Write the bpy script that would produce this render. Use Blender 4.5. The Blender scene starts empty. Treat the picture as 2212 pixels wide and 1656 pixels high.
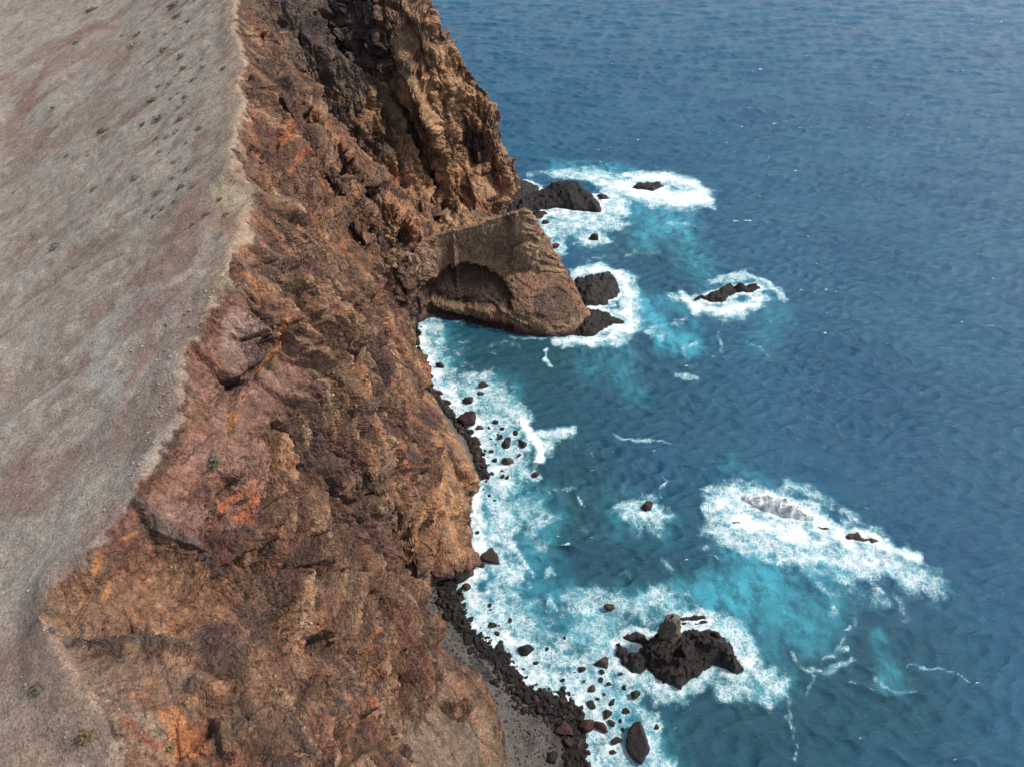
import bpy, math
import numpy as np
from mathutils import Vector
from mathutils.geometry import delaunay_2d_cdt

S = bpy.context.scene
COL = S.collection
RNG = np.random.default_rng(11)

# ------------------------------------------------------------------ camera, world, sun
CAM_H = 170.0
PITCH = math.radians(42.0)
FX = 1579.0                      # focal length for a 2211 px wide tracing of the place
cam = bpy.data.cameras.new("camera")
cam.sensor_fit = 'HORIZONTAL'
cam.angle = 2 * math.atan(1105.5 / FX)
cam.clip_start = 0.5
cam.clip_end = 20000
camo = bpy.data.objects.new("camera", cam)
COL.objects.link(camo)
camo.location = (0, 0, CAM_H)
camo.rotation_euler = (math.radians(90) - PITCH, 0, 0)
S.camera = camo

SUN_EL, SUN_AZ = math.radians(50), math.radians(80)     # azimuth from +Y towards +X
W = bpy.data.worlds.new("World")
S.world = W
W.use_nodes = True
wn = W.node_tree
bg = wn.nodes['Background']
sky = wn.nodes.new('ShaderNodeTexSky')
sky.sky_type = 'NISHITA'
sky.sun_disc = False
sky.sun_elevation = SUN_EL
sky.sun_rotation = SUN_AZ
sky.air_density = 1.0
sky.dust_density = 1.5
sky.ozone_density = 1.0
hsv = wn.nodes.new('ShaderNodeHueSaturation')       # thin overcast: the blue is veiled
hsv.inputs['Saturation'].default_value = 0.65
wn.links.new(sky.outputs[0], hsv.inputs['Color'])
wn.links.new(hsv.outputs[0], bg.inputs[0])
bg.inputs[1].default_value = 0.135
sun = bpy.data.lights.new("sun", 'SUN')
sun.energy = 2.7
sun.angle = math.radians(7)
sun.color = (1.0, 0.93, 0.84)
suno = bpy.data.objects.new("sun", sun)
COL.objects.link(suno)
sd = Vector((math.cos(SUN_EL) * math.sin(SUN_AZ), math.cos(SUN_EL) * math.cos(SUN_AZ), math.sin(SUN_EL)))
suno.rotation_euler = sd.to_track_quat('Z', 'Y').to_euler()
S.view_settings.view_transform = 'Standard'
S.view_settings.look = 'None'
S.view_settings.exposure = 0.68
S.view_settings.gamma = 1.0
S.view_settings.use_curve_mapping = False
S.render.engine = 'CYCLES'
S.cycles.max_bounces = 5

# ------------------------------------------------------------------ pixel <-> place
SP, CP = math.sin(PITCH), math.cos(PITCH)
def ray(px, py):
    cx = (px - 1105.5) / FX
    cy = -(py - 828.0) / FX
    return np.array([cx, CP + cy * SP, -SP + cy * CP])
def P(px, py, z=0.0):
    d = ray(px, py)
    t = (z - CAM_H) / d[2]
    return (d[0] * t, d[1] * t, z)
def depth_of(p):
    return p[1] * CP + (CAM_H - p[2]) * SP

# ------------------------------------------------------------------ noise
def _h(ix, iy, iz, seed):
    h = (ix.astype(np.uint32) * np.uint32(374761393) + iy.astype(np.uint32) * np.uint32(668265263)
         + iz.astype(np.uint32) * np.uint32(2246822519) + np.uint32((seed * 3266489917) & 0xffffffff))
    h ^= h >> np.uint32(13); h *= np.uint32(1274126177); h ^= h >> np.uint32(16)
    return h
def vnoise(p, seed=0):
    """gradient noise, about -1..1"""
    p = np.asarray(p, np.float32)
    i = np.floor(p).astype(np.int32); f = p - i
    u = f * f * f * (f * (f * 6 - 15) + 10)
    out = np.zeros(len(p), np.float32)
    for c in range(8):
        o = (c & 1, (c >> 1) & 1, (c >> 2) & 1)
        h = _h(i[:, 0] + o[0], i[:, 1] + o[1], i[:, 2] + o[2], seed)
        gx = (h & np.uint32(1023)).astype(np.float32) / 511.5 - 1
        gy = ((h >> np.uint32(10)) & np.uint32(1023)).astype(np.float32) / 511.5 - 1
        gz = ((h >> np.uint32(20)) & np.uint32(1023)).astype(np.float32) / 511.5 - 1
        w = (u[:, 0] if o[0] else 1 - u[:, 0]) * (u[:, 1] if o[1] else 1 - u[:, 1]) * (u[:, 2] if o[2] else 1 - u[:, 2])
        out += w * (gx * (f[:, 0] - o[0]) + gy * (f[:, 1] - o[1]) + gz * (f[:, 2] - o[2]))
    return out * 1.5
def fbm(p, oct=4, seed=0, gain=.5):
    p = np.asarray(p, np.float32); a = 1.0; s = 0; n = 0
    for k in range(oct):
        s = s + a * vnoise(p * (2.03 ** k), seed + k); n += a; a *= gain
    return s / n
def ridged(p, oct=4, seed=0, gain=.5):
    p = np.asarray(p, np.float32); a = 1.0; s = 0; n = 0
    for k in range(oct):
        s = s + a * (1 - 2 * np.abs(vnoise(p * (2.03 ** k), seed + k))); n += a; a *= gain
    return s / n
def blocks(p, seed=0):
    """angular blocks: tilted plane per Worley cell -> (height, gap)"""
    p = np.asarray(p, np.float32)
    i = np.floor(p).astype(np.int32)
    b1 = np.full(len(p), 9., np.float32); b2 = np.full(len(p), 9., np.float32)
    hv = np.zeros(len(p), np.float32)
    for dx in (-1, 0, 1):
        for dy in (-1, 0, 1):
            for dz in (-1, 0, 1):
                jx, jy, jz = i[:, 0] + dx, i[:, 1] + dy, i[:, 2] + dz
                h = _h(jx, jy, jz, seed)
                ox = (h & np.uint32(1023)).astype(np.float32) / 1023
                oy = ((h >> np.uint32(10)) & np.uint32(1023)).astype(np.float32) / 1023
                oz = ((h >> np.uint32(20)) & np.uint32(1023)).astype(np.float32) / 1023
                rx, ry, rz = p[:, 0] - jx - ox, p[:, 1] - jy - oy, p[:, 2] - jz - oz
                d = rx * rx + ry * ry + rz * rz
                h2 = h * np.uint32(2654435761); h2 ^= h2 >> np.uint32(15)
                g = [((h2 >> np.uint32(s)) & np.uint32(1023)).astype(np.float32) / 511.5 - 1 for s in (0, 10, 20)]
                val = g[0] * .55 + g[1] * rx * .8 + g[2] * ry * .8 + g[0] * rz * .9
                m = d < b1
                b2 = np.where(m, b1, np.minimum(b2, d))
                hv = np.where(m, val, hv); b1 = np.where(m, d, b1)
    return hv, np.sqrt(b2) - np.sqrt(b1)
def sstep(a, b, x):
    t = np.clip((x - a) / (b - a), 0, 1)
    return t * t * (3 - 2 * t)

# ------------------------------------------------------------------ triangulated heights
def densify(pl, step):
    out = []
    for a, b in zip(pl[:-1], pl[1:]):
        a = np.array(a, float); b = np.array(b, float)
        n = max(1, int(np.linalg.norm((b - a)[:2]) / step))
        for k in range(n):
            out.append(a + (b - a) * k / n)
    out.append(np.array(pl[-1], float))
    return out
def tin(points, x0, x1, y0, y1, res, fill=-9.0):
    pts = np.array(points, float)
    key = np.unique(np.round(pts[:, :2] * 4).astype(int), axis=0, return_index=True)[1]
    pts = pts[np.sort(key)]
    vo, _, fo, ov, _, _ = delaunay_2d_cdt([Vector((p[0], p[1])) for p in pts], [], [], 0, 1e-5)
    zz = np.array([pts[o[0], 2] if len(o) else fill for o in ov])
    V = np.array([(v.x, v.y) for v in vo])
    nx = int((x1 - x0) / res) + 1; ny = int((y1 - y0) / res) + 1
    Z = np.full((ny, nx), fill, np.float32)
    for f in fo:
        a, b, c = V[f[0]], V[f[1]], V[f[2]]
        i0 = max(0, int(math.floor((min(a[0], b[0], c[0]) - x0) / res))); i1 = min(nx - 1, int(math.ceil((max(a[0], b[0], c[0]) - x0) / res)))
        j0 = max(0, int(math.floor((min(a[1], b[1], c[1]) - y0) / res))); j1 = min(ny - 1, int(math.ceil((max(a[1], b[1], c[1]) - y0) / res)))
        if i1 < i0 or j1 < j0: continue
        det = (b[1] - c[1]) * (a[0] - c[0]) + (c[0] - b[0]) * (a[1] - c[1])
        if abs(det) < 1e-9: continue
        X = x0 + res * np.arange(i0, i1 + 1)[None, :]; Y = y0 + res * np.arange(j0, j1 + 1)[:, None]
        l0 = ((b[1] - c[1]) * (X - c[0]) + (c[0] - b[0]) * (Y - c[1])) / det
        l1 = ((c[1] - a[1]) * (X - c[0]) + (a[0] - c[0]) * (Y - c[1])) / det
        l2 = 1 - l0 - l1
        m = (l0 >= -1e-6) & (l1 >= -1e-6) & (l2 >= -1e-6)
        z = l0 * zz[f[0]] + l1 * zz[f[1]] + l2 * zz[f[2]]
        sub = Z[j0:j1 + 1, i0:i1 + 1]
        sub[m] = z[m]
    return Z
def gblur(A, s):
    r = max(1, int(3 * s)); k = np.exp(-.5 * (np.arange(-r, r + 1) / s) ** 2); k /= k.sum()
    for ax in (0, 1):
        pad = [(0, 0), (0, 0)]; pad[ax] = (r, r)
        B = np.pad(A, pad, mode='edge'); out = np.zeros_like(A)
        n = A.shape[ax]
        for q in range(2 * r + 1):
            out += k[q] * (B[q:q + n] if ax == 0 else B[:, q:q + n])
        A = out
    return A
def bil(Z, x0, y0, res, x, y):
    fx = np.clip((np.asarray(x) - x0) / res, 0, Z.shape[1] - 1.001); fy = np.clip((np.asarray(y) - y0) / res, 0, Z.shape[0] - 1.001)
    i = fx.astype(int); j = fy.astype(int); u = fx - i; v = fy - j
    return (Z[j, i] * (1 - u) + Z[j, i + 1] * u) * (1 - v) + (Z[j + 1, i] * (1 - u) + Z[j + 1, i + 1] * u) * v
def in_poly(x, y, poly):
    x = np.asarray(x); y = np.asarray(y); c = np.zeros(x.shape, bool)
    n = len(poly)
    for a in range(n):
        xa, ya = poly[a][:2]; xb, yb = poly[(a + 1) % n][:2]
        if ya == yb: continue
        m = ((ya > y) != (yb > y)) & (x < (xb - xa) * (y - ya) / (yb - ya) + xa)
        c ^= m
    return c
def seg_dist(p, poly, yscale=1.0):
    """least distance of points p (n,k) to polyline (m,k)"""
    best = np.full(len(p), 1e9, np.float32)
    sc = np.ones(p.shape[1], np.float32)
    if yscale != 1.0: sc[1] = yscale
    poly = np.array(poly, np.float32) * sc; q = p * sc
    if len(poly) == 1:
        return np.sqrt(((q - poly[0]) ** 2).sum(1))
    for a, b in zip(poly[:-1], poly[1:]):
        ab = b - a; L = max(float((ab * ab).sum()), 1e-9)
        t = np.clip(((q - a) @ ab) / L, 0, 1)
        d = q - (a + t[:, None] * ab)
        best = np.minimum(best, (d * d).sum(1))
    return np.sqrt(best)

# ------------------------------------------------------------------ scene helpers
def tag(o, label=None, cat=None, group=None, kind=None):
    if label: o['label'] = label
    if cat: o['category'] = cat
    if group: o['group'] = group
    if kind: o['kind'] = kind
    return o
def mesh_np(name, co, faces, mat=None, smooth=True, colors=None, attrs=None):
    me = bpy.data.meshes.new(name)
    co = np.ascontiguousarray(co, np.float32); faces = np.ascontiguousarray(faces, np.int32)
    n, k = faces.shape
    me.vertices.add(len(co)); me.vertices.foreach_set('co', co.ravel())
    me.loops.add(n * k); me.loops.foreach_set('vertex_index', faces.ravel())
    me.polygons.add(n); me.polygons.foreach_set('loop_start', np.arange(0, n * k, k, dtype=np.int32))
    me.polygons.foreach_set('use_smooth', np.full(n, smooth))
    if colors is not None:
        a = me.color_attributes.new('col', 'FLOAT_COLOR', 'POINT')
        c = np.ones((len(co), 4), np.float32); c[:, :3] = colors
        a.data.foreach_set('color', c.ravel())
    for nm, v in (attrs or {}).items():
        a = me.attributes.new(nm, 'FLOAT', 'POINT')
        a.data.foreach_set('value', np.ascontiguousarray(v, np.float32))
    me.update(calc_edges=True)
    me.validate()
    if mat: me.materials.append(mat)
    return me
def link(name, me, parent=None):
    o = bpy.data.objects.new(name, me); COL.objects.link(o)
    if parent: o.parent = parent
    return o
class NT:
    def __init__(s, name):
        s.m = bpy.data.materials.new(name); s.m.use_nodes = True
        s.t = s.m.node_tree; s.b = s.t.nodes['Principled BSDF']
    def n(s, ty, inp=None, **kw):
        x = s.t.nodes.new(ty)
        for k, v in kw.items(): setattr(x, k, v)
        for k, v in (inp or {}).items():
            if hasattr(v, 'links') or isinstance(v, bpy.types.NodeSocket): s.t.links.new(v, x.inputs[k])
            else: x.inputs[k].default_value = v
        return x
    def math(s, op, a, b=None, c=None, clamp=False):
        x = s.t.nodes.new('ShaderNodeMath'); x.operation = op; x.use_clamp = clamp
        for k, v in enumerate((a, b, c)):
            if v is None: continue
            if isinstance(v, bpy.types.NodeSocket): s.t.links.new(v, x.inputs[k])
            else: x.inputs[k].default_value = v
        return x.outputs[0]
    def mix(s, fac, a, b, mode='MIX'):
        x = s.t.nodes.new('ShaderNodeMix'); x.data_type = 'RGBA'; x.blend_type = mode
        for k, v in ((0, fac), (6, a), (7, b)):
            if isinstance(v, bpy.types.NodeSocket): s.t.links.new(v, x.inputs[k])
            else: x.inputs[k].default_value = v if k == 0 else (*v, 1)
        return x.outputs[2]
    def ramp(s, fac, lo, hi, a=0., b=1.):
        x = s.t.nodes.new('ShaderNodeMapRange'); x.interpolation_type = 'SMOOTHSTEP'
        s.t.links.new(fac, x.inputs[0])
        for k, v in ((1, lo), (2, hi), (3, a), (4, b)):
            if isinstance(v, bpy.types.NodeSocket): s.t.links.new(v, x.inputs[k])
            else: x.inputs[k].default_value = v
        return x.outputs[0]
    def noise(s, vec, scale, detail=3, rough=.55, lac=2.0):
        x = s.n('ShaderNodeTexNoise', {'Vector': vec, 'Scale': scale, 'Detail': detail, 'Roughness': rough, 'Lacunarity': lac})
        return x.outputs['Fac']
    def lk(s, a, b): s.t.links.new(a, b)

# ------------------------------------------------------------------ materials
def rock_material(name, rough=.9, fine=1.0, tint=.35, dark=(.5, .46, .44), strength=1.0):
    N = NT(name)
    geo = N.n('ShaderNodeNewGeometry'); pos = geo.outputs['Position']
    col = N.n('ShaderNodeAttribute', attribute_name='col').outputs['Color']
    st = N.n('ShaderNodeVectorMath', {0: pos, 1: (1, 1, .75)}, operation='MULTIPLY').outputs[0]
    n1 = N.noise(st, .55, 6, .65)
    n2 = N.noise(st, 2.6, 5, .7)
    n3 = N.noise(st, .16, 3, .6)
    ws = N.n('ShaderNodeVectorMath', {0: st, 1: N.n('ShaderNodeTexNoise', {'Vector': st, 'Scale': .8, 'Detail': 2}).outputs['Color']}, operation='ADD').outputs[0]
    vv = N.n('ShaderNodeTexVoronoi', {'Vector': ws, 'Scale': 1.15, 'Randomness': 1.0}, feature='F1')
    vw = N.n('ShaderNodeTexVoronoi', {'Vector': ws, 'Scale': 3.1, 'Randomness': 1.0}, feature='F1')
    bw = N.n('ShaderNodeRGBToBW', {0: vv.outputs['Color']}).outputs[0]; bw2 = N.n('ShaderNodeRGBToBW', {0: vw.outputs['Color']}).outputs[0]
    a = N.math('MULTIPLY', N.ramp(n1, .3, .72, .78, 1.2), N.ramp(bw, .25, .75, .86, 1.14))
    b = N.math('MULTIPLY', N.ramp(n2, .34, .68, .7, 1.3), N.ramp(bw2, .25, .75, .84, 1.16))
    m = N.math('MULTIPLY', a, b)
    c = N.n('ShaderNodeVectorMath', {0: col}, operation='SCALE'); N.lk(m, c.inputs['Scale'])
    warm = N.mix(N.ramp(n3, .4, .62, 0., tint), c.outputs[0], (.30, .19, .13), 'OVERLAY')
    pit = N.ramp(N.noise(st, 1.3, 6, .8), .55, .63, 0., .8)
    fin = N.mix(pit, warm, (.06, .042, .035))
    N.lk(fin, N.b.inputs['Base Color'])
    N.b.inputs['Roughness'].default_value = rough
    N.b.inputs['Specular IOR Level'].default_value = .25
    hgt = N.math('ADD', N.math('ADD', N.math('MULTIPLY', n1, .9), N.math('MULTIPLY', vv.outputs['Distance'], -.45)), N.math('ADD', N.math('MULTIPLY', n2, .3), N.math('ADD', N.math('MULTIPLY', vw.outputs['Distance'], -.22), N.math('MULTIPLY', bw, .3))))
    bp = N.n('ShaderNodeBump', {'Height': hgt, 'Strength': strength, 'Distance': .9 * fine})
    N.lk(bp.outputs[0], N.b.inputs['Normal'])
    return N.m
def soil_material(name, strength=.6, speck=.5, sc=1.0):
    N = NT(name)
    pos = N.n('ShaderNodeNewGeometry').outputs['Position']
    col = N.n('ShaderNodeAttribute', attribute_name='col').outputs['Color']
    n1 = N.noise(pos, .5 * sc, 6, .7); n2 = N.noise(pos, 3.2 * sc, 5, .75)
    m = N.math('MULTIPLY', N.ramp(n1, .3, .7, .78, 1.22), N.ramp(n2, .33, .67, .62, 1.38))
    c = N.n('ShaderNodeVectorMath', {0: col}, operation='SCALE'); N.lk(m, c.inputs['Scale'])
    v = N.n('ShaderNodeTexVoronoi', {'Vector': pos, 'Scale': 2.4 * sc}, feature='F1')
    pk = N.math('MULTIPLY', N.ramp(v.outputs['Distance'], .22, .13, 0., 1.), N.ramp(N.noise(pos, .22, 4, .65), .48, .62, .05, speck))
    sp = N.mix(pk, c.outputs[0], (.42, .38, .33))
    v2 = N.n('ShaderNodeTexVoronoi', {'Vector': pos, 'Scale': 1.7 * sc}, feature='F1')
    dk = N.math('MULTIPLY', N.ramp(v2.outputs['Distance'], .2, .1, 0., .6), N.ramp(N.noise(pos, .4, 3, .6), .42, .55, 0., 1.))
    sp = N.mix(dk, sp, (.09, .07, .055))
    N.lk(sp, N.b.inputs['Base Color'])
    N.b.inputs['Roughness'].default_value = .95
    N.b.inputs['Specular IOR Level'].default_value = .15
    h = N.math('ADD', n1, N.math('ADD', N.math('MULTIPLY', n2, .4), N.math('MULTIPLY', pk, .2)))
    bp = N.n('ShaderNodeBump', {'Height': h, 'Strength': strength, 'Distance': .8})
    N.lk(bp.outputs[0], N.b.inputs['Normal'])
    return N.m
def wet_rock(name, c1, c2, c3, rough=.5, veil=0.0):
    N = NT(name)
    pos = N.n('ShaderNodeNewGeometry').outputs['Position']
    rnd = N.n('ShaderNodeObjectInfo').outputs['Random']
    n1 = N.noise(pos, .6, 6, .65); n2 = N.noise(pos, 2.5, 5, .7)
    c = N.mix(N.ramp(n1, .38, .62), c1, c2)
    c = N.mix(N.ramp(n2, .47, .66, 0., .85), c, c3)
    s = N.n('ShaderNodeVectorMath', {0: c}, operation='SCALE'); N.lk(N.math('ADD', N.math('MULTIPLY', rnd, .6), .55), s.inputs['Scale'])
    c = s.outputs[0]
    if veil:
        st = N.n('ShaderNodeVectorMath', {0: pos, 1: (1.6, .7, 2.0)}, operation='MULTIPLY').outputs[0]
        w = N.noise(st, 1.6, 7, .75); w2 = N.noise(pos, .35, 3, .5)
        z = N.n('ShaderNodeSeparateXYZ', {0: pos}).outputs[2]
        thr = N.math('ADD', N.math('ADD', N.math('MULTIPLY', w, .8), N.math('MULTIPLY', w2, .5)), N.math('MULTIPLY', z, -.03))
        c = N.mix(N.ramp(thr, .66 - veil, .90 - veil), c, (.75, .8, .8))
    N.lk(c, N.b.inputs['Base Color'])
    N.b.inputs['Roughness'].default_value = rough
    h = N.math('ADD', n1, N.math('MULTIPLY', n2, .4))
    N.b.inputs['Specular IOR Level'].default_value = .28
    bp = N.n('ShaderNodeBump', {'Height': h, 'Strength': 1.0, 'Distance': .9})
    N.lk(bp.outputs[0], N.b.inputs['Normal'])
    return N.m
M_CLIFF = rock_material('cliff_rock')
M_HEAD = rock_material('headland_rock', tint=.2)
M_SOIL = soil_material('dry_hill_soil', .8, .7, .8)
M_BEACH = soil_material('grey_beach_gravel', .8, .35, 1.6)
M_DARK = wet_rock('wet_black_rock', (.007, .006, .007), (.020, .015, .014), (.055, .040, .029), .42)
M_BROWN = wet_rock('wet_brown_rock', (.035, .022, .018), (.07, .043, .03), (.11, .075, .052), .6)
M_RED = wet_rock('reddish_boulder', (.05, .02, .018), (.08, .035, .028), (.03, .018, .018), .6)
M_VEIL = wet_rock('foam_veiled_rock', (.06, .045, .04), (.10, .08, .07), (.13, .11, .09), .5, .23)
M_PALE = wet_rock('pale_slope_stone', (.30, .28, .25), (.42, .40, .36), (.2, .18, .16), .9)
# ------------------------------------------------------------------ the land: heights from traced break lines
KZ = .92
crest_px = [(250, 1570, 95), (180, 1480, 96.5), (133, 1400, 97), (85, 1320, 97), (100, 1275, 97.5), (155, 1238, 98), (188, 1209, 99), (219, 1160, 100), (262, 1109, 100),
            (289, 1066, 101), (305, 1031, 101), (344, 953, 102), (385, 915, 102), (391, 874, 102), (391, 816, 103), (399, 753, 103),
            (430, 718, 104), (446, 671, 104), (481, 620, 105), (508, 600, 105), (497, 561, 106), (500, 540, 106), (555, 511, 104),
            (522, 475, 106), (544, 434, 106), (551, 402, 106), (511, 369, 108), (500, 318, 108), (511, 277, 109), (533, 219, 109),
            (511, 175, 110), (533, 142, 110), (526, 113, 110), (507, 66, 111), (511, 0, 112)]
crest = [(-30, -20, 86), (-34, 8, 86), (-39, 24, 87)] + [P(a, b, z * KZ) for a, b, z in crest_px]
ce = crest[-1]
crest += [(ce[0] - 10, ce[1] + 30, 104), (ce[0] - 24, ce[1] + 80, 106), (ce[0] - 45, ce[1] + 160, 106), (-175, 620, 106)]
shore_px = [(1085, 470), (1045, 474)]
shore = ([(-90, 620), (-80, 520), (-62, 450), (-46, 400), (-24, 366), (-8, 345), (0, 330), (0, 318), P(1086, 470)[:2]]
         + [(-2, 290), (-3, 272), (0, 260), (6, 251), (19, 240), (29, 231)]
         + [P(a, b)[:2] for a, b in [(1286, 700), (1280, 722), (1180, 728), (1080, 717), (1040, 705), (1000, 695), (930, 681), (900, 700),
            (893, 721), (897, 770), (921, 790), (931, 840), (965, 884), (1004, 928), (1026, 953), (1040, 991), (1048, 1030), (1036, 1040), (997, 1066), (1000, 1110),
            (1006, 1166), (1017, 1203), (1024, 1222), (1005, 1240), (978, 1250), (988, 1285), (993, 1316), (1019, 1353), (1066, 1400),
            (1113, 1441), (1144, 1485), (1191, 1500), (1225, 1508), (1255, 1530), (1253, 1588), (1263, 1619), (1275, 1656)]]
         + [(22, 40), (30, 0), (32, -20)])
foot_px = [(866, 677, 3), (874, 715, 3), (880, 762, 3), (884, 800, 3), (905, 844, 3), (931, 861, 3), (950, 891, 2.5), (972, 928, 2.5), (994, 959, 2.5),
           (1013, 1000, 2.5), (1026, 1028, 2.5), (1012, 1044, 4), (988, 1066, 3.5), (990, 1110, 4), (996, 1166, 4), (1006, 1203, 4), (1012, 1222, 4), (985, 1236, 3), (955, 1243, 3), (916, 1263, 3),
           (888, 1290, 3), (894, 1307, 3), (910, 1353, 3), (928, 1403, 3), (972, 1432, 3), (1016, 1457, 3), (1041, 1485, 3), (1066, 1535, 3), (1081, 1603, 3), (1097, 1656, 3)]
foot = [P(*q) for q in foot_px] + [(3, 40, 3), (8, 0, 3), (10, -20, 3)]
shelf_px = [(640, 700, 80), (668, 780, 77), (650, 850, 76), (600, 950, 76), (535, 1080, 77), (465, 1215, 77), (432, 1290, 78), (425, 1380, 80), (450, 1480, 81), (520, 1620, 80)]
shelf = [P(*q) for q in shelf_px] + [(-24, 10, 72), (-20, -20, 72)]
pts = []
def add(pl, step=1.5): pts.extend(densify(pl, step))
add(crest, 1.0)
add([(x + 1.3, y - .3, z - (3.6 if y > 95 else 3.2)) for x, y, z in crest if y > 43], 1.5)
add([(x, y, 0) for x, y in shore], 1.5)
# sea bed just off the shore
sh = np.array(shore)
for a, b in zip(sh[:-1], sh[1:]):
    d = (b - a) / max(1e-6, np.linalg.norm(b - a)); nrm = np.array([-d[1], d[0]])
    mid = (a + b) / 2 + nrm * 4.0
    if not in_poly(np.array([mid[0]]), np.array([mid[1]]), list(shore) + [(-400, -20), (-400, 620)])[0]:
        pts.append(np.array([mid[0], mid[1], -5.0]))
add(foot, 1.5); add(shelf, 2)
shore_np = np.array([(x, y) for x, y in shore], np.float32)
gxs, gys = np.meshgrid(np.arange(-60, 88, 5.0), np.arange(-18, 600, 5.0))
gp = np.stack([gxs.ravel(), gys.ravel()], 1).astype(np.float32)
gd = seg_dist(gp, shore_np); gin = in_poly(gp[:, 0], gp[:, 1], list(shore) + [(-500, -20), (-500, 620)])
for (gx_, gy_), d_ in zip(gp[(~gin) & (gd > 3)], gd[(~gin) & (gd > 3)]): pts.append(np.array([gx_, gy_, -min(9., 2 + d_ * .8)]))
pts += [np.array(q, float) for q in [(-10, 288, 4), (-12, 268, 5), (-16, 300, 8), (-26, 285, 8), (-26, 266, 9), (-8, 258, 6)]]
# far buttress
for q in [(700, 290, 50), (660, 150, 70), (632, 20, 88), (700, 100, 66), (780, 50, 70), (900, 60, 74), (800, 0, 80), (650, 0, 85),
          (750, 200, 50), (850, 200, 53), (900, 400, 22), (830, 380, 30), (880, 300, 38), (1000, 350, 23), (1000, 250, 40), (950, 300, 30), (950, 470, 5), (1000, 455, 5), (1000, 430, 9), (900, 500, 9)]:
    pts.append(np.array(P(*q)))
butt = [P(*q) for q in [(1086, 466, .6), (1088, 400, 13), (1090, 320, 28), (1076, 260, 38), (1053, 200, 48), (1003, 140, 60), (962, 100, 67), (950, 40, 80), (935, 0, 88), (915, -60, 100)]]
add(butt, 1.5)
add([(x + 4, y + 12, z * .75 - 3) for x, y, z in butt[1:]], 2)
pts += [np.array(q, float) for q in [(-60, 345, 104), (-45, 360, 96), (-90, 330, 100), (-80, 420, 98), (-110, 520, 98), (-60, 400, 70), (-75, 300, 78)]]
# the headland
fin = [P(*q) for q in [(1279, 690, 2), (1262, 650, 7), (1240, 605, 14), (1212, 560, 21), (1185, 512, 29), (1166, 480, 35), (1150, 458, 39), (1134, 440, 42.5), (1112, 450, 41),
                       (1090, 455, 39.5), (1040, 467, 38), (1000, 478, 36), (950, 496, 33), (920, 510, 31), (880, 530, 32), (848, 520, 40)]]
add(fin, 1.0)
add([(x + 1, y + 5, z * .7 - 1) for x, y, z in fin[2:-2]], 1.5)
add([P(*q) for q in [(1250, 690, 3.5), (1180, 690, 8), (1090, 672, 9), (1000, 650, 8), (930, 640, 9), (893, 640, 11)]], 2)
add([P(*q) for q in [(1215, 610, 15), (1150, 590, 18), (1060, 570, 18), (980, 575, 17), (900, 590, 19)]], 2)
# promontory and the talus spur at the bottom
for q in [(1004, 1190, 8), (960, 1178, 14), (893, 1182, 21), (1000, 1120, 9), (985, 1085, 10), (1010, 1010, 8), (960, 960, 12), (930, 1010, 20), (940, 1100, 18), (880, 1020, 31), (880, 1120, 29), (870, 900, 20),
          (900, 1430, 17), (945, 1470, 13), (1000, 1540, 10), (900, 1560, 19), (960, 1656, 15), (860, 1656, 26), (1040, 1620, 8), (840, 1420, 28), (850, 1530, 27)]:
    pts.append(np.array(P(*q)))
# the grey slope behind the crest
for q in [(0, 0, 50), (0, 200, 53), (0, 400, 57), (0, 600, 66), (0, 800, 74), (0, 1000, 79), (0, 1200, 82), (0, 1400, 83.5), (0, 1600, 83), (120, 1640, 85),
          (250, 150, 78), (260, 30, 74), (250, 350, 82), (240, 600, 84.5), (200, 900, 86.5), (120, 1150, 87), (300, 1640, 84), (390, 250, 92), (400, 450, 93)]:
    pts.append(np.array(P(*q)))
for y in range(-20, 640, 60): pts.append(np.array([-420., y, 10 + y * .02]))
for y in range(-20, 640, 40): pts.append(np.array([90., y, -9.]))
TX0, TY0, TR = -420., -20., .5
Z = tin(pts, TX0, 90., TY0, 620., TR)
Z = gblur(Z, 1.15)
def zat(x, y): return bil(Z, TX0, TY0, TR, x, y)
def hit(px, py):
    """the point of the land or the sea seen there"""
    d = ray(px, py); t = np.arange(20, 900, .35)
    z = CAM_H + d[2] * t
    g = np.maximum(zat(d[0] * t, d[1] * t), 0)
    k = np.argmax(z <= g)
    return (d[0] * t[k], d[1] * t[k], float(z[k]))

# masks
gx = TX0 + TR * np.arange(Z.shape[1]); gy = TY0 + TR * np.arange(Z.shape[0])
GX, GY = np.meshgrid(gx, gy)
hill_poly = [(x, y) for x, y, z in crest] + [(-500, 620), (-500, -20)]
hillM = in_poly(GX, GY, hill_poly)
hm = hillM.astype(np.float32)
g9 = gblur(hm, 9)
inner = sstep(.8, .999, g9).astype(np.float32)
Z = Z * (1 - inner) + gblur(Z * hm, 9) / np.maximum(g9, .05) * inner
head_poly = [(-37, 227), (-32, 262), (40, 262), (45, 204), (10, 207), (-10, 214), (-25, 223)]
headM = in_poly(GX, GY, head_poly) & ~hillM
land_poly = [(x, y) for x, y in shore] + [(-500, -20), (-500, 620)]
beach_poly = [(x, y) for x, y, z in foot[:11]] + [(x, y) for x, y in [P(1050, 1040)[:2], P(1048, 900)[:2], P(960, 760)[:2], P(900, 660)[:2]]]
beach_poly2 = [(x, y) for x, y, z in foot[18:]] + [(60, -20), (60, 50), P(1330, 1500)[:2], P(1100, 1300)[:2], P(1010, 1235)[:2]]
beachM = (in_poly(GX, GY, beach_poly) | in_poly(GX, GY, beach_poly2)) & ~headM & (Z < 4)
f32 = lambda m: gblur(m.astype(np.float32), 1.6)
hillS, beachS, headS = f32(hillM), f32(beachM), f32(headM)

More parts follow.
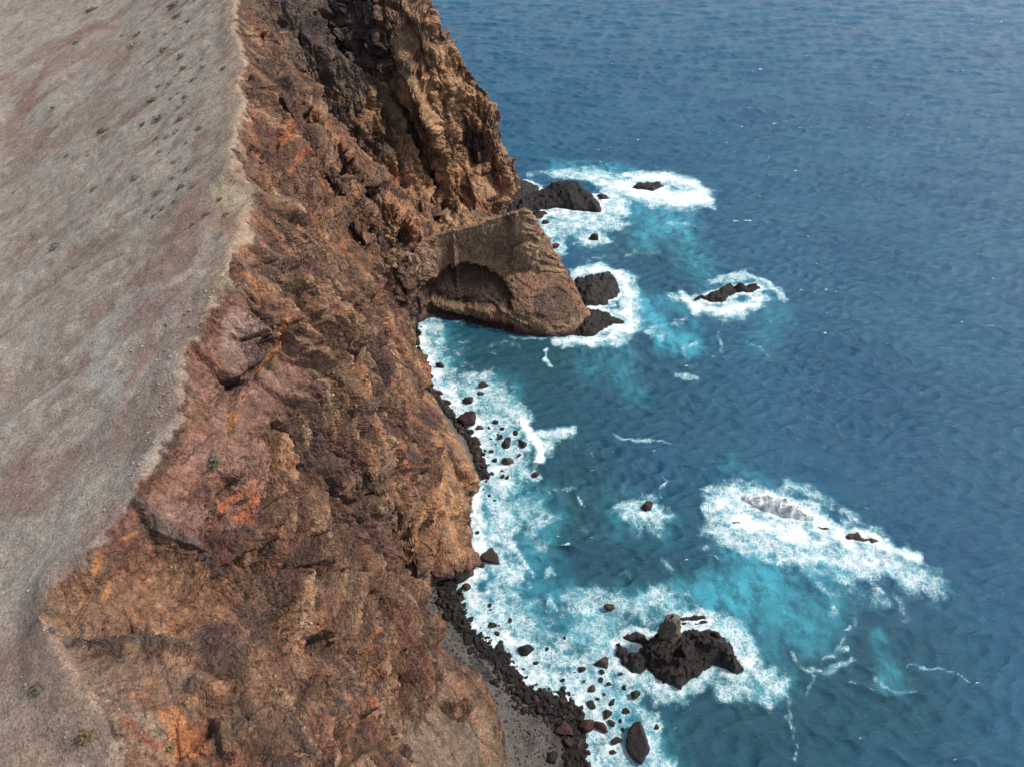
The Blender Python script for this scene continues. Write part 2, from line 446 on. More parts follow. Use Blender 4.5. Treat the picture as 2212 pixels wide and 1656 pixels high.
# rows of the land mesh: even in arc length, finer where the ground is near
ys = np.concatenate([np.arange(12, 110, .28), np.arange(110, 213, .36), np.arange(213, 243, .17), np.arange(243, 285, .38), np.arange(285, 345, .26), np.arange(345, 400, 1.0), np.arange(400, 560, 4)])
NC = 560
zx = np.gradient(Z, TR, axis=1); zy = np.gradient(Z, TR, axis=0)
dist = np.sqrt(GX ** 2 + GY ** 2 + (CAM_H - Z) ** 2)
wgt = np.sqrt(1 + zx ** 2) / np.maximum(dist, 60) * (1 - .55 * hillM) * np.where(Z < -2.2, .12, 1)
lastx = np.array([gx[np.where(r > -2.2)[0][-1]] if (r > -2.2).any() else -60 for r in Z])
lastx0 = np.array([lastx[max(0, i - 10):i + 11].max() for i in range(len(lastx))]) + .5
lastx = np.full(len(gy), 42.0)
firstx = np.maximum(-415, -.74 * np.maximum(gy, 20) * 1.15 - 60)
wgt = np.where((GX <= lastx[:, None]) & (GX >= firstx[:, None]), wgt, 0)
wgt = gblur(gblur(wgt, 3.0), 3.0)
wgt = np.maximum(wgt, 1e-7)
cum = np.cumsum(wgt, axis=1)
rows = []
for y in ys:
    f = (y - TY0) / TR; j = int(f); u = f - j
    c = cum[j] * (1 - u) + cum[j + 1] * u
    lo = np.interp(firstx[j], gx, c); hi = np.interp(lastx[j], gx, c)
    rows.append(np.interp(np.linspace(lo, hi, NC), c, gx))
X = np.array(rows); Y = np.repeat(ys[:, None], NC, 1)
ZZ = zat(X, Y)
NR = len(ys)
p0 = np.stack([X, Y, ZZ], -1)
def grid_normals(p):
    du = np.gradient(p, axis=1); dv = np.gradient(p, axis=0)
    n = np.cross(du, dv); return n / np.maximum(np.linalg.norm(n, axis=-1, keepdims=True), 1e-9)
nrm = grid_normals(p0).reshape(-1, 3)
p = p0.reshape(-1, 3).astype(np.float32)
wh = bil(hillS, TX0, TY0, TR, p[:, 0], p[:, 1]); wb = bil(beachS, TX0, TY0, TR, p[:, 0], p[:, 1])
whd = bil(headS, TX0, TY0, TR, p[:, 0], p[:, 1])
wh = sstep(.25, .75, wh + .7 * fbm(p / 1.8, 3, 190) * (wh > .02) * (wh < .98)).astype(np.float32)
steep = 1 - np.clip(nrm[:, 2], 0, 1)
wc = np.clip(1 - wh - wb, 0, 1)
shelfness = sstep(.45, .72, nrm[:, 2]) * wc
crag = wc * (1 - .7 * shelfness)
dcr = np.full(len(p), 99., np.float32); jn = np.where((p[:, 2] > 60) & (wc > .01))[0]
cr3 = np.array(crest, np.float32); dcr[jn] = seg_dist(p[jn], cr3)
crag = crag * (.18 + .82 * sstep(1.5, 9, dcr))
q = p * np.array([1, 1, .7], np.float32)
warp = np.stack([vnoise(q / 9, 71), vnoise(q / 9, 72), vnoise(q / 9, 73)], 1) * 2.2
qw = q + warp
r1 = ridged(qw / 15, 3, 5); r2 = fbm(qw / 6, 3, 12)
r3 = ridged(p / 2.4, 3, 21, .6); h3, g3 = blocks(p / .85, 17)
r4 = fbm(p / .8, 2, 31)
def frame(d, n):
    d = np.array(d, np.float32); d /= np.linalg.norm(d); n = np.array(n, np.float32); n -= d * (n @ d); n /= np.linalg.norm(n)
    return np.cross(d, n).astype(np.float32), d, n
nearw = sstep(100, 74, p[:, 1] + 4 * vnoise(p / 20, 79)); farw = sstep(255, 280, p[:, 1] + 4 * vnoise(p / 20, 76)); midw = 1 - nearw - farw
upw = sstep(150, 175, p[:, 1] + .3 * (p[:, 2] - 60)) * sstep(45, 60, p[:, 2]) * midw; midw = midw - upw
FR = [(nearw, frame((.32, -.92, -.22), (.94, 0, .35))), (midw, frame((.36, -.45, -1), (.94, 0, .35))), (upw, frame((.55, -1.2, -1), (.9, 0, .4))), (farw, frame((.12, -.2, -1), (.3, -.9, .35)))]
FW = np.stack([vnoise(p / 26, 77) * 4.5 + vnoise(p / 8, 78) * 1.2, vnoise(p / 30, 75) * 3, p[:, 0] * 0], 1).astype(np.float32)
landm = (p[:, 2] > -1) & (wc > .01)
def stream(fn, lam, seed, el=6.):
    out = np.zeros(len(p), np.float32)
    for w, (t_, d_, n_) in FR:
        j = np.where((w > .01) & landm)[0]
        c = np.stack([p[j] @ t_, p[j] @ d_, p[j] @ n_], 1) + FW[j]
        out[j] += w[j] * fn(c / np.array([lam, lam * el, lam * 4.5], np.float32), seed)
    return out
def ribs(lam, seed, oct=2): return stream(lambda c, s_: ridged(c, oct, s_, .45), lam, seed)
ribA, ribB, ribC = ribs(20, 91), ribs(8.5, 95), ribs(3.2, 97)
crk = lambda lam, sd_: sstep(.80, .97, 1 - np.abs(stream(vnoise, lam, sd_, 3.2)) * 1.6)
crack = crk(6., 201) * 1.5 + crk(3., 202) * .8 + crk(1.6, 203) * .35
crk2 = sstep(.86, .98, 1 - np.abs(vnoise(qw / 5, 204)) * 1.6)
smooth = np.zeros(len(p), np.float32)
# ------------------------------------------------------------------ traced features: dykes, hollows, ledges and stains of the rock
PB = p.copy()
def trace(pl): return [hit(a, b) for a, b in pl]
def mpp(pt): return depth_of(pt) / FX
NW = np.stack([vnoise(p / 2.5, 81), vnoise(p / 2.5, 82), vnoise(p / 2.5, 83)], 1)
NW2 = np.stack([vnoise(p / .9, 84), vnoise(p / .9, 85), vnoise(p / .9, 86)], 1)
def stroke(pl, r, soft=.5, wob=.5):
    """weight of a stroke on the land's vertices; r in tracing pixels"""
    t = np.array(trace(pl)); sc = float(np.mean([mpp(v) for v in t])); R = r * sc
    lo = t.min(0) - R * 2.2 - 1; hi = t.max(0) + R * 2.2 + 1
    idx = np.where(((PB > lo) & (PB < hi)).all(1))[0]
    out = np.zeros(len(p), np.float32)
    if len(idx) == 0: return out
    k = min(R, 3.0)
    d = seg_dist(PB[idx] + (NW[idx] * wob * .6 + NW2[idx] * wob * .35) * k, t)
    out[idx] = 1 - sstep(R * (1 - soft), R * (1 + soft * .5), d)
    return out

for pl, r in [([(985, 930), (990, 1010), (950, 1060), (930, 1130), (980, 1150)], 56), ([(440, 960), (500, 900), (600, 800)], 60), ([(340, 1080), (420, 1000), (470, 1100)], 50), ([(490, 690), (480, 790)], 40), ([(250, 1300), (330, 1280)], 60), ([(960, 1600), (1040, 1650), (890, 1650)], 90), ([(960, 1470), (1040, 1540)], 24), ([(300, 1480), (360, 1500)], 40)]:
    smooth = np.maximum(smooth, stroke(pl, r))
crag = crag * (1 - .72 * smooth)
def slab(lam, seed, el):
    def f(c, s_):
        h, g = blocks(c, s_); return h * sstep(0, .10, g) - .35 * (1 - sstep(0, .10, g))
    return stream(f, lam, seed, el)
hA, hB, hC = slab(7.5, 3, 1.5), slab(3.4, 9, 2.2), slab(1.5, 17, 2.0)
h1, h2 = hA, hB
onland = 1 - .8 * whd
disp = crag * ((-crack * .9 + 4.4 * ribA + 2.9 * ribB + .7 * ribC) * onland + .7 * r1 + .5 * r2 + 3.2 * hA + 1.8 * hB + .5 * hC + .22 * r3 + .25 * h3 * sstep(0, .15, g3) - .9 - 3.4 * sstep(270, 290, p[:, 1]) * sstep(-45, -25, p[:, 0]))
disp += wc * shelfness * (.7 * fbm(p / 6, 3, 40) + .3 * r3 + .25 * h2)
lowfoot = sstep(0, 5, p[:, 2])
disp *= .35 + .65 * lowfoot
disp *= 1 - .62 * whd
nBr = vnoise(p / 5, 230)
bed = (p[:, 2] * .93 + p[:, 0] * .36 + vnoise(p / 7, 221) * 1.2)
bed2 = (p[:, 2] * .8 + p[:, 0] * .7 - p[:, 1] * .1 + vnoise(p / 12, 222) * 2.0)
lay = lambda b_, lam, sd_: vnoise(np.stack([b_ / lam, p[:, 0] / 26, p[:, 1] / 26], 1), sd_)
L1, L2 = lay(bed, 1.5, 223), lay(bed, .7, 224); M1, M2 = lay(bed2, 3.2, 225), lay(bed2, 1.3, 226)
ridge_side = whd * sstep(-14, 2, p[:, 0])
disp += whd * sstep(-.3, .3, nBr) * (.75 * L1 * (.25 + .75 * ridge_side) + .35 * L2) + farw * wc * sstep(-55, -35, p[:, 0]) * (1.5 * M1 + .6 * M2) * (.4 + .6 * sstep(12, 28, p[:, 2]))
ha, hb_ = hit(120, 545), hit(420, 320)
sdir = np.array([hb_[0] - ha[0], hb_[1] - ha[1]]); sdir /= np.linalg.norm(sdir)
c2 = p[:, 0] * sdir[0] + p[:, 1] * sdir[1]; s = -p[:, 0] * sdir[1] + p[:, 1] * sdir[0]
streak = fbm(np.stack([s / 2.2, c2 / 22, p[:, 2] * 0], 1), 4, 50)
gully = fbm(np.stack([s / 13, c2 / 60, p[:, 2] * 0], 1), 3, 55)
disp += wh * (1.2 * fbm(p / 17, 3, 60) + .14 * streak + 2.4 * gully + .5 * ridged(np.stack([s / 5, c2 / 22, p[:, 2] * 0], 1), 2, 57) + .22 * fbm(p / 3.5, 3, 64) + .12 * fbm(p / 1.6, 3, 63))
disp += wb * (.18 * fbm(p / 2.5, 3, 66) + .10 * fbm(p / .7, 2, 68))
disp *= sstep(-2, .8, p[:, 2]) * .9 + .1

push = []     # (stroke, radius, height along the surface normal)
for pl, r, h in [
    ([(892, 70), (898, 160), (925, 250), (952, 340), (962, 420), (955, 480)], 8, 2.6),
    ([(815, 190), (860, 270), (880, 370), (900, 430), (930, 500)], 6, 1.6),
    ([(1290 - 1000 + 5, 1085), (330, 1138), (378, 1180), (428, 1262)], 11, .9),
    ([(170, 1400), (260, 1398), (350, 1398), (410, 1425)], 12, .7),
    ([(435, 700), (440, 800), (480, 830)], 14, .2), ([(495, 670), (490, 740), (480, 800)], 34, .5),
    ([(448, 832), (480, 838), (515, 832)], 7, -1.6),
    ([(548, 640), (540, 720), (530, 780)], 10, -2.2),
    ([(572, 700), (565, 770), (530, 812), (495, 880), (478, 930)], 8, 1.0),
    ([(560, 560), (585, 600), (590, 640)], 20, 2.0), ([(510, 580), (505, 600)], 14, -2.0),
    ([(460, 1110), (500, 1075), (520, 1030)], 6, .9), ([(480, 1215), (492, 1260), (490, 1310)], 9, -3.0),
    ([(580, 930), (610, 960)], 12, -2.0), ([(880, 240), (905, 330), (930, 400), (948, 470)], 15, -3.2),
    ([(815, 250), (850, 330), (870, 400)], 11, -2.4), ([(1018, 300), (1032, 335)], 25, -2.6), ([(955, 210), (975, 290), (990, 360)], 10, -2.0),
    ([(800, 305), (835, 315)], 14, -1.8), ([(640, 60), (645, 150), (690, 280)], 10, -1.5), ([(660, 85), (760, 92), (800, 60)], 12, 1.0),
    ([(960, 1530), (985, 1545), (1010, 1520)], 13, -2.2), ([(940, 1115), (958, 1128)], 12, -1.6), ([(975, 1050), (972, 1090), (965, 1115)], 5, 1.4),
    ([(895, 1010), (905, 1060)], 12, -1.4), ([(640, 1150), (655, 1240)], 14, -1.8), ([(760, 1130), (775, 1230)], 12, -1.6),
    ([(545, 1190), (560, 1260)], 13, -1.8), ([(700, 1400), (690, 1520), (700, 1620)], 14, -1.8), ([(600, 1380), (640, 1480)], 13, -1.5),
    ([(850, 1410), (845, 1500), (860, 1580)], 12, -1.4), ([(760, 1380), (745, 1450), (735, 1560)], 7, 1.2),
    ([(800, 640), (790, 740), (820, 860)], 12, -1.5), ([(650, 560), (700, 700), (760, 860)], 14, 1.3), ([(720, 400), (760, 520), (800, 640)], 14, 1.4),
    ([(600, 60), (600, 160), (620, 260)], 12, -1.8), ([(540, 180), (545, 300), (560, 380)], 12, -1.6),
    ([(840, 500), (850, 560), (870, 600)], 16, 1.6), ([(890, 545), (885, 575)], 9, -1.6), ([(830, 420), (860, 470), (905, 510)], 16, 1.2),
    ([(410, 1490), (470, 1530)], 16, 1.4), ([(470, 1580), (480, 1640)], 15, 1.5),
]:
    disp += stroke(pl, r * 1.1) * h * 1.5
spk = np.array(P(1131, 446, 41.5)); disp *= 1
p = (p + nrm * disp[:, None]).astype(np.float32)
dpk = np.hypot((p[:, 0] - spk[0]) / 3.0, (p[:, 1] - spk[1]) / 4.0); p[:, 2] += (.0 * np.exp(-dpk ** 2) * (whd > .2)).astype(np.float32)
# the hollow under the headland's rim and the undercut along its foot
def zone(poly, soft=1.2):
    """weight inside an outline traced on the land, measured across the headland's face (x, z)"""
    t = np.array(trace(poly)); wx = PB[:, 0] + NW[:, 0] * 1.3; wz = PB[:, 2] + NW[:, 1] * 1.3
    inside = in_poly(wx, wz, [(a[0], a[2]) for a in t]) & (whd > .3)
    e = seg_dist(np.stack([wx, wz], 1), np.array([(a[0], a[2]) for a in t] + [(t[0][0], t[0][2])]))
    return np.where(inside, sstep(0, soft, e), 0).astype(np.float32)
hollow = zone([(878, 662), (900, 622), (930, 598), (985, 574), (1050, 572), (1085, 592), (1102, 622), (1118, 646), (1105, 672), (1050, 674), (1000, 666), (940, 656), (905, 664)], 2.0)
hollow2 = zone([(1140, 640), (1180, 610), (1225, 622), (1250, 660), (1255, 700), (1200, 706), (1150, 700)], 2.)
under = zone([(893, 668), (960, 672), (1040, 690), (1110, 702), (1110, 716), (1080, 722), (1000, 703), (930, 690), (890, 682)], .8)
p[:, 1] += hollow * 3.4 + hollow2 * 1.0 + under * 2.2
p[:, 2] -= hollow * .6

# ------------------------------------------------------------------ rock colours
C = lambda *a: np.array(a, np.float32)
BR, RB, OR, TAN, DK, PK, GR, YT = C(.165, .103, .070), C(.195, .103, .076), C(.55, .2, .065), C(.30, .195, .115), C(.05, .036, .034), C(.25, .145, .115), C(.105, .085, .07), C(.36, .25, .12)
col = np.tile(BR, (len(p), 1))
def blend(w, c, k=1.0):
    global col
    w = np.clip(w * k, 0, 1)[:, None]; col = col * (1 - w) + c * w
col *= C(1.13, .97, .82)
nA = fbm(qw / 11, 4, 100); nB = fbm(qw / 4, 4, 110); nC = fbm(q / 1.6, 3, 120); nD = fbm(p * np.array([1, 1, .3], np.float32) / 3.0, 4, 130)
blend(sstep(0, .35, nA), RB, .8); blend(sstep(.05, .35, fbm(p / 19, 3, 188)), C(.34, .175, .095), .7); blend(sstep(.1, .4, nB), TAN, .4); blend(sstep(-.05, -.35, nB), DK, .35)
blend(sstep(.12, .35, nC), C(.26, .155, .09), .3); blend(sstep(.15, .4, -nC), C(.07, .045, .038), .35)
blend(sstep(.3, .5, nD), C(.34, .155, .085), .5)
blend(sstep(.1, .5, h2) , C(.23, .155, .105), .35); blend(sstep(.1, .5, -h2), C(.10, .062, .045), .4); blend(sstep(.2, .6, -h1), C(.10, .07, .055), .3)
blend(sstep(.1, .35, -nD) * sstep(0, .3, nA), GR, .5)
# streaks of ash, rust and basalt that follow the ribs
def band(lam, seed, oct=3): return stream(lambda c, s_: fbm(c, oct, s_), lam, seed, 7.)
b1_, b2_, b3_ = band(9, 141), band(4.5, 142), band(1.8, 143)
blend(sstep(.08, .35, b1_), C(.38, .20, .11), .85); blend(sstep(.05, .3, -b1_), C(.075, .05, .042), .8)
blend(sstep(.1, .35, b2_), C(.36, .23, .14), .75); blend(sstep(.12, .35, -b2_), C(.15, .062, .048), .75); blend(sstep(.22, .45, b3_), C(.34, .20, .12), .35); blend(sstep(.2, .45, -b3_), C(.06, .042, .036), .5)
blend(np.clip(crack, 0, 1), C(.06, .04, .034), .6)  # shade of the carved cracks, painted into the colour
blend(sstep(.22, .42, band(4.5, 144)), C(.40, .16, .085), .5)
blend(sstep(-.25, -.75, ribB), C(.075, .05, .042), .45)  # darker in the troughs between the ribs
# regions
def far(v): return sstep(250, 285, p[:, 1]) * v
blend(far(1.) * sstep(45, 68, p[:, 2] + 8 * nA) * sstep(-38, -52, p[:, 0]), GR, .75); blend(far(1.) * sstep(-60, -40, p[:, 0]) * sstep(-.45, .1, nB + .5 * hA), C(.42, .245, .13), .8)
blend(far(1.) * sstep(.1, .3, fbm(q / 5, 3, 150)), C(.045, .034, .034), .7)
blend(farw * sstep(-60, -38, p[:, 0]) * sstep(.05, .25, M1), C(.46, .27, .15), .8); blend(farw * sstep(-60, -38, p[:, 0]) * sstep(.1, .3, -M2), C(.08, .052, .042), .65)
blend(sstep(.3, .7, whd), C(.25, .145, .09), .9)
blend(whd * sstep(-.1, .3, nB), C(.30, .185, .115), .6); blend(whd * sstep(15, 20, p[:, 2] + 2 * nB), C(.36, .23, .145), .75)
blend(whd * sstep(0, .3, nC), C(.13, .085, .06), .5)
for pl, r, c, k in [
    ([(470, 660), (440, 760), (430, 860)], 34, C(.26, .13, .10), .7), ([(420, 930), (390, 1010), (350, 1080)], 40, C(.27, .135, .095), .75), ([(440, 980), (480, 930), (560, 860), (600, 790)], 60, C(.27, .15, .115), .8),
    ([(330, 1090), (400, 1130)], 30, C(.28, .165, .125), .8), ([(440, 1130), (500, 1080), (520, 1000)], 36, C(.27, .145, .11), .8), ([(500, 690), (490, 780)], 36, C(.30, .2, .165), .9),
    ([(230, 1280), (350, 1290), (420, 1320)], 70, C(.27, .145, .08), .8), ([(150, 1330), (220, 1350)], 50, C(.25, .15, .09), .6), ([(320, 1200), (300, 1250)], 34, C(.26, .13, .08), .7), ([(180, 1560), (240, 1580)], 60, C(.24, .16, .105), .6),
    ([(150, 1400), (190, 1460), (260, 1530), (320, 1600)], 36, C(.24, .17, .125), .75), ([(240, 1450), (380, 1480)], 44, C(.22, .15, .11), .7), ([(960, 1600), (1040, 1640), (900, 1640)], 85, C(.20, .15, .105), .85), ([(960, 1460), (1020, 1520), (1060, 1600)], 24, C(.23, .16, .10), .7),
    ([(590, 285), (575, 315)], 15, OR, 1), ([(547, 345), (540, 352)], 9, OR, .8), ([(603, 345), (590, 385)], 5, C(.5, .14, .07), .8), ([(605, 160), (590, 172)], 7, OR, .8), ([(597, 110), (600, 80)], 4, OR, .7), ([(604, 188), (612, 205)], 9, C(.4, .18, .05), .8),
    ([(945, 150), (930, 165), (925, 180)], 13, C(.42, .23, .11), 1), ([(912, 180), (922, 195)], 7, C(.42, .23, .11), .8), ([(975, 112), (985, 135), (968, 155)], 9, C(.42, .22, .10), .9), ([(1000, 150), (985, 190)], 5, C(.38, .22, .11), .8), ([(1040, 205), (1010, 245), (990, 285)], 7, C(.40, .24, .12), .9), ([(1020, 190), (1000, 220)], 5, C(.3, .2, .11), .8),
    ([(785, 250), (795, 262), (775, 262)], 9, C(.5, .29, .14), 1), ([(790, 200), (795, 240)], 9, C(.28, .17, .10), .9), ([(960, 330), (975, 370), (995, 385)], 20, C(.42, .21, .10), .95), ([(985, 400), (1000, 430), (1040, 440)], 16, C(.34, .16, .09), .8), ([(955, 400), (970, 430)], 13, C(.42, .2, .1), .8),
    ([(848, 370), (855, 400), (870, 408)], 8, C(.48, .18, .09), .95), ([(835, 440), (850, 470), (880, 500)], 20, C(.46, .22, .11), .9), ([(870, 460), (900, 500), (915, 518)], 12, C(.48, .22, .12), .9),
    ([(765, 480), (768, 510), (755, 545)], 5, C(.5, .17, .09), .9), ([(705, 545), (740, 525), (780, 505)], 5, C(.46, .17, .09), .8), ([(690, 470), (660, 500)], 8, C(.3, .17, .08), .7), ([(740, 440), (720, 460), (700, 470)], 6, C(.3, .22, .19), .7),
    ([(832, 505), (838, 560), (860, 590)], 16, C(.40, .27, .14), .95), ([(860, 545), (890, 560)], 22, C(.30, .21, .14), .8), ([(905, 570), (880, 610), (870, 650)], 12, C(.34, .23, .12), .8),
    ([(574, 710), (566, 765), (533, 812)], 8, C(.6, .24, .06), .95), ([(545, 800), (565, 785), (572, 760)], 7, C(.62, .33, .12), .8), ([(522, 850), (500, 880)], 6, C(.6, .2, .07), .9), ([(480, 905), (478, 935)], 8, C(.5, .19, .05), .9),
    ([(430, 1135), (460, 1100), (500, 1065), (515, 1080)], 6, C(.58, .18, .07), .9), ([(508, 1050), (515, 1100), (505, 1125)], 9, C(.52, .17, .09), .7), ([(285, 1150), (255, 1168)], 5, C(.6, .25, .07), .8),
    ([(212, 1190), (205, 1230)], 9, C(.56, .2, .06), .9), ([(234, 1255), (228, 1290), (205, 1315), (212, 1350), (230, 1370)], 5, C(.58, .24, .06), .95), ([(160, 1225), (140, 1260)], 9, C(.22, .08, .06), .8),
    ([(365, 1550), (390, 1600), (400, 1656)], 26, C(.48, .19, .07), .9), ([(430, 1600), (420, 1650)], 22, C(.36, .12, .06), .7), ([(270, 1560), (310, 1600), (340, 1620)], 14, C(.26, .1, .06), .8), ([(320, 1480), (300, 1500)], 20, C(.40, .2, .1), .5),
    ([(0, 1480), (40, 1465)], 7, C(.22, .09, .06), .8),
    ([(760, 1375), (745, 1410), (735, 1440)], 5, C(.56, .16, .08), .95), ([(748, 1470), (740, 1500), (733, 1550)], 5, C(.54, .15, .08), .95), ([(775, 1450), (772, 1490)], 4, C(.42, .15, .08), .7), ([(650, 1330), (640, 1370), (632, 1420)], 6, C(.35, .14, .08), .6), ([(890, 1440), (905, 1500)], 8, C(.3, .15, .09), .6),
    ([(990, 930), (1000, 1000), (960, 1060), (930, 1130), (980, 1150)], 62, C(.30, .18, .11), .75), ([(935, 935), (940, 990), (925, 1030)], 15, C(.45, .27, .12), .9), ([(955, 1010), (940, 1060), (900, 1095)], 20, C(.44, .23, .10), .9), ([(885, 1120), (880, 1160)], 15, C(.42, .21, .09), .85), ([(985, 1045), (978, 1085), (965, 1115)], 4, C(.52, .37, .18), .95),
    ([(900, 1170), (960, 1150), (985, 1110)], 9, C(.42, .29, .15), .8), ([(940, 1165), (975, 1150)], 5, C(.48, .35, .18), .7), ([(910, 1080), (930, 1120)], 20, C(.34, .19, .10), .6), ([(1010, 1010), (1002, 1040)], 8, C(.34, .13, .08), .7), ([(985, 920), (1015, 990)], 14, C(.27, .18, .11), .6),
    ([(1000, 1205), (950, 1225), (900, 1250)], 15, C(.17, .075, .06), .85), ([(925, 1235), (905, 1262)], 5, C(.34, .14, .09), .8), ([(1005, 1180), (1015, 1215)], 11, C(.06, .035, .035), .7), ([(865, 1200), (880, 1240)], 9, C(.07, .045, .038), .7),
    # dark rock, dykes and gullies, with some shade painted in
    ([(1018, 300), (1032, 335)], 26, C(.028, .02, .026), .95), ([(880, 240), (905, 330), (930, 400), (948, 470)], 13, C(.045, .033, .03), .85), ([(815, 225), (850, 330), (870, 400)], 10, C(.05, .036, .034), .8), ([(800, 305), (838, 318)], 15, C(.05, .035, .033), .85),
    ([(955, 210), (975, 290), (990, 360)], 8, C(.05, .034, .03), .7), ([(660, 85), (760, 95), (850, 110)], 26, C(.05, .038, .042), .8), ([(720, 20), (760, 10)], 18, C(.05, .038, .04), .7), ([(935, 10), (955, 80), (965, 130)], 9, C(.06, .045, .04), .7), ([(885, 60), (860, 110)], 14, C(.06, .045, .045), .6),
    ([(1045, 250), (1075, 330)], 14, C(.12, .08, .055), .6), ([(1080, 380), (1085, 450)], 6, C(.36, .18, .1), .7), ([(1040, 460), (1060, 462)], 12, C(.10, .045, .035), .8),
    ([(960, 440), (1000, 460), (1040, 470)], 20, C(.17, .13, .085), .8),
    ([(295, 1085), (330, 1138), (378, 1180), (428, 1262)], 11, C(.085, .068, .062), .95), ([(140, 1390), (200, 1405), (260, 1398), (350, 1400), (410, 1425)], 14, C(.085, .07, .062), .85),
    ([(548, 640), (540, 720), (528, 790)], 10, C(.09, .06, .035), .8), ([(450, 832), (515, 832)], 6, C(.07, .04, .035), .8), ([(400, 760), (395, 870), (375, 940), (330, 1020), (300, 1075)], 8, C(.10, .055, .04), .85), ([(490, 640), (455, 700), (420, 745)], 13, C(.13, .06, .045), .85),  # stroke below the raised slab is its shadow, put into the colour
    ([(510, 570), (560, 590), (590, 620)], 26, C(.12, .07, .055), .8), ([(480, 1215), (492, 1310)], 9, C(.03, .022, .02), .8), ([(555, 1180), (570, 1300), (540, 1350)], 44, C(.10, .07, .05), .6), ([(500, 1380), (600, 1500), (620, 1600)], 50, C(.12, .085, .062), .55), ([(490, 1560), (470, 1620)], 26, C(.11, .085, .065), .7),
    ([(700, 1380), (700, 1560)], 26, C(.11, .08, .07), .6), ([(540, 30), (560, 120), (560, 200)], 20, C(.10, .065, .042), .7), ([(620, 60), (640, 200)], 12, C(.10, .06, .05), .6), ([(660, 130), (700, 250)], 16, C(.13, .085, .075), .6),
    ([(900, 410), (930, 490)], 10, C(.09, .05, .04), .6), ([(970, 1530), (1000, 1545)], 12, C(.05, .035, .03), .8), ([(925, 1110), (955, 1128)], 8, C(.07, .045, .03), .8),  # shade inside the small cave is painted on as well
    ([(640, 1560), (680, 1610), (700, 1656)], 22, C(.22, .15, .12), .5), ([(800, 1350), (790, 1450), (780, 1560)], 16, C(.24, .15, .11), .6), ([(650, 1240), (700, 1300)], 20, C(.25, .15, .12), .5),
    # light dykes
    ([(892, 70), (898, 160), (925, 250), (952, 340), (962, 420), (955, 480)], 5.5, C(.27, .20, .11), .9), ([(815, 190), (860, 270), (880, 370), (905, 430), (930, 500)], 4.5, C(.30, .21, .11), .85),
    ([(860, 880), (880, 960), (890, 1010)], 4, C(.33, .23, .13), .7), ([(800, 900), (860, 1010), (880, 1080)], 4, C(.33, .23, .13), .6),
]:
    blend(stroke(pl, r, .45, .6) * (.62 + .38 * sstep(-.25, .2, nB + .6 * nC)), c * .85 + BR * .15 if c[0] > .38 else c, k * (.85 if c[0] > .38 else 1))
prom = stroke([(985, 930), (1000, 1000), (960, 1060), (920, 1110), (970, 1150)], 62)
blend(prom * sstep(.0, .2, M2), C(.48, .26, .12), .75); blend(prom * sstep(.05, .25, -M1), C(.20, .11, .07), .6)
# headland bands
blend(whd * sstep(.12, .35, L1), C(.38, .24, .14), .45); blend(whd * sstep(.12, .35, -L2), C(.15, .095, .065), .5)
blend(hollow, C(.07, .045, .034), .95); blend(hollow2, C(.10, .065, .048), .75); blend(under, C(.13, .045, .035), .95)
hb = whd * sstep(9, 4, p[:, 2] + 2 * nB)
blend(hb * sstep(-.1, .2, nB), C(.24, .17, .10), .6)
blend(whd * sstep(2.2, .9, p[:, 2] + NW[:, 0] * .6), C(.05, .03, .028), .85)
for pl, r, c, k in [([(1060, 695), (1100, 706), (1112, 712)], 12, C(.16, .05, .045), .9), ([(960, 660), (1040, 680)], 8, C(.26, .19, .11), .7), ([(1100, 690), (1160, 700)], 10, C(.30, .23, .13), .6), ([(900, 655), (1000, 665)], 4, C(.26, .12, .08), .5),
                    ([(1095, 470), (1130, 520)], 5, C(.08, .06, .05), .9), ([(1130, 480), (1120, 520), (1150, 545)], 26, C(.30, .21, .13), .6), ([(1000, 560), (1090, 580), (1140, 620)], 10, C(.33, .21, .12), .8), ([(1120, 590), (1150, 630)], 14, C(.34, .17, .11), .6), ([(1180, 560), (1230, 590)], 9, C(.14, .09, .07), .7), ([(1245, 640), (1262, 680)], 14, C(.26, .15, .09), .6), ([(1180, 590), (1240, 620)], 7, C(.30, .13, .09), .6)]:
    blend(stroke(pl, r, .5, .6), c, k)
# tide-wet band
tide = sstep(2.6, .6, p[:, 2] + NW[:, 0] * .8) * (1 - wb)
blend(tide, C(.045, .032, .03), .8)
# hill
colh = np.tile(C(.285, .242, .198), (len(p), 1))
def bh(w, c, k):
    global colh
    w = np.clip(w * k, 0, 1)[:, None]; colh = colh * (1 - w) + c * w
bh(sstep(0, .5, fbm(p / 22, 3, 160)), C(.235, .185, .14), .6); bh(sstep(.1, .5, streak), C(.33, .29, .24), .25); bh(sstep(.1, .5, -streak), C(.20, .15, .11), .25); bh(sstep(.0, .4, gully), C(.30, .26, .21), .5); bh(sstep(.05, .4, -gully), C(.19, .14, .105), .6)
bh(sstep(.12, .4, fbm(p / 3, 4, 165)), C(.37, .325, .265), .5); bh(sstep(.15, .45, -fbm(p / 5, 4, 168)), C(.165, .125, .095), .6)
bh(sstep(.1, .4, fbm(p / 14, 4, 170)), C(.20, .125, .095), .7); bh(sstep(.1, .3, fbm(p / 30, 3, 172)), C(.205, .145, .11), .65); bh(sstep(.2, .45, fbm(p / 1.3, 3, 173)), C(.12, .10, .08), .35)
dc = np.full(len(p), 1e3, np.float32)
near = np.where(wh > .01)[0]
cr = np.array(crest, np.float32)[:, :2]
dc[near] = seg_dist(p[near][:, :2], cr)
bh(sstep(9, 1.5, dc + 4 * nB) * sstep(85, 105, p[:, 1]), C(.27, .185, .12), .6)
bh(sstep(8, 1, dc + 3 * nB) * sstep(105, 85, p[:, 1]), C(.21, .15, .125), .4)
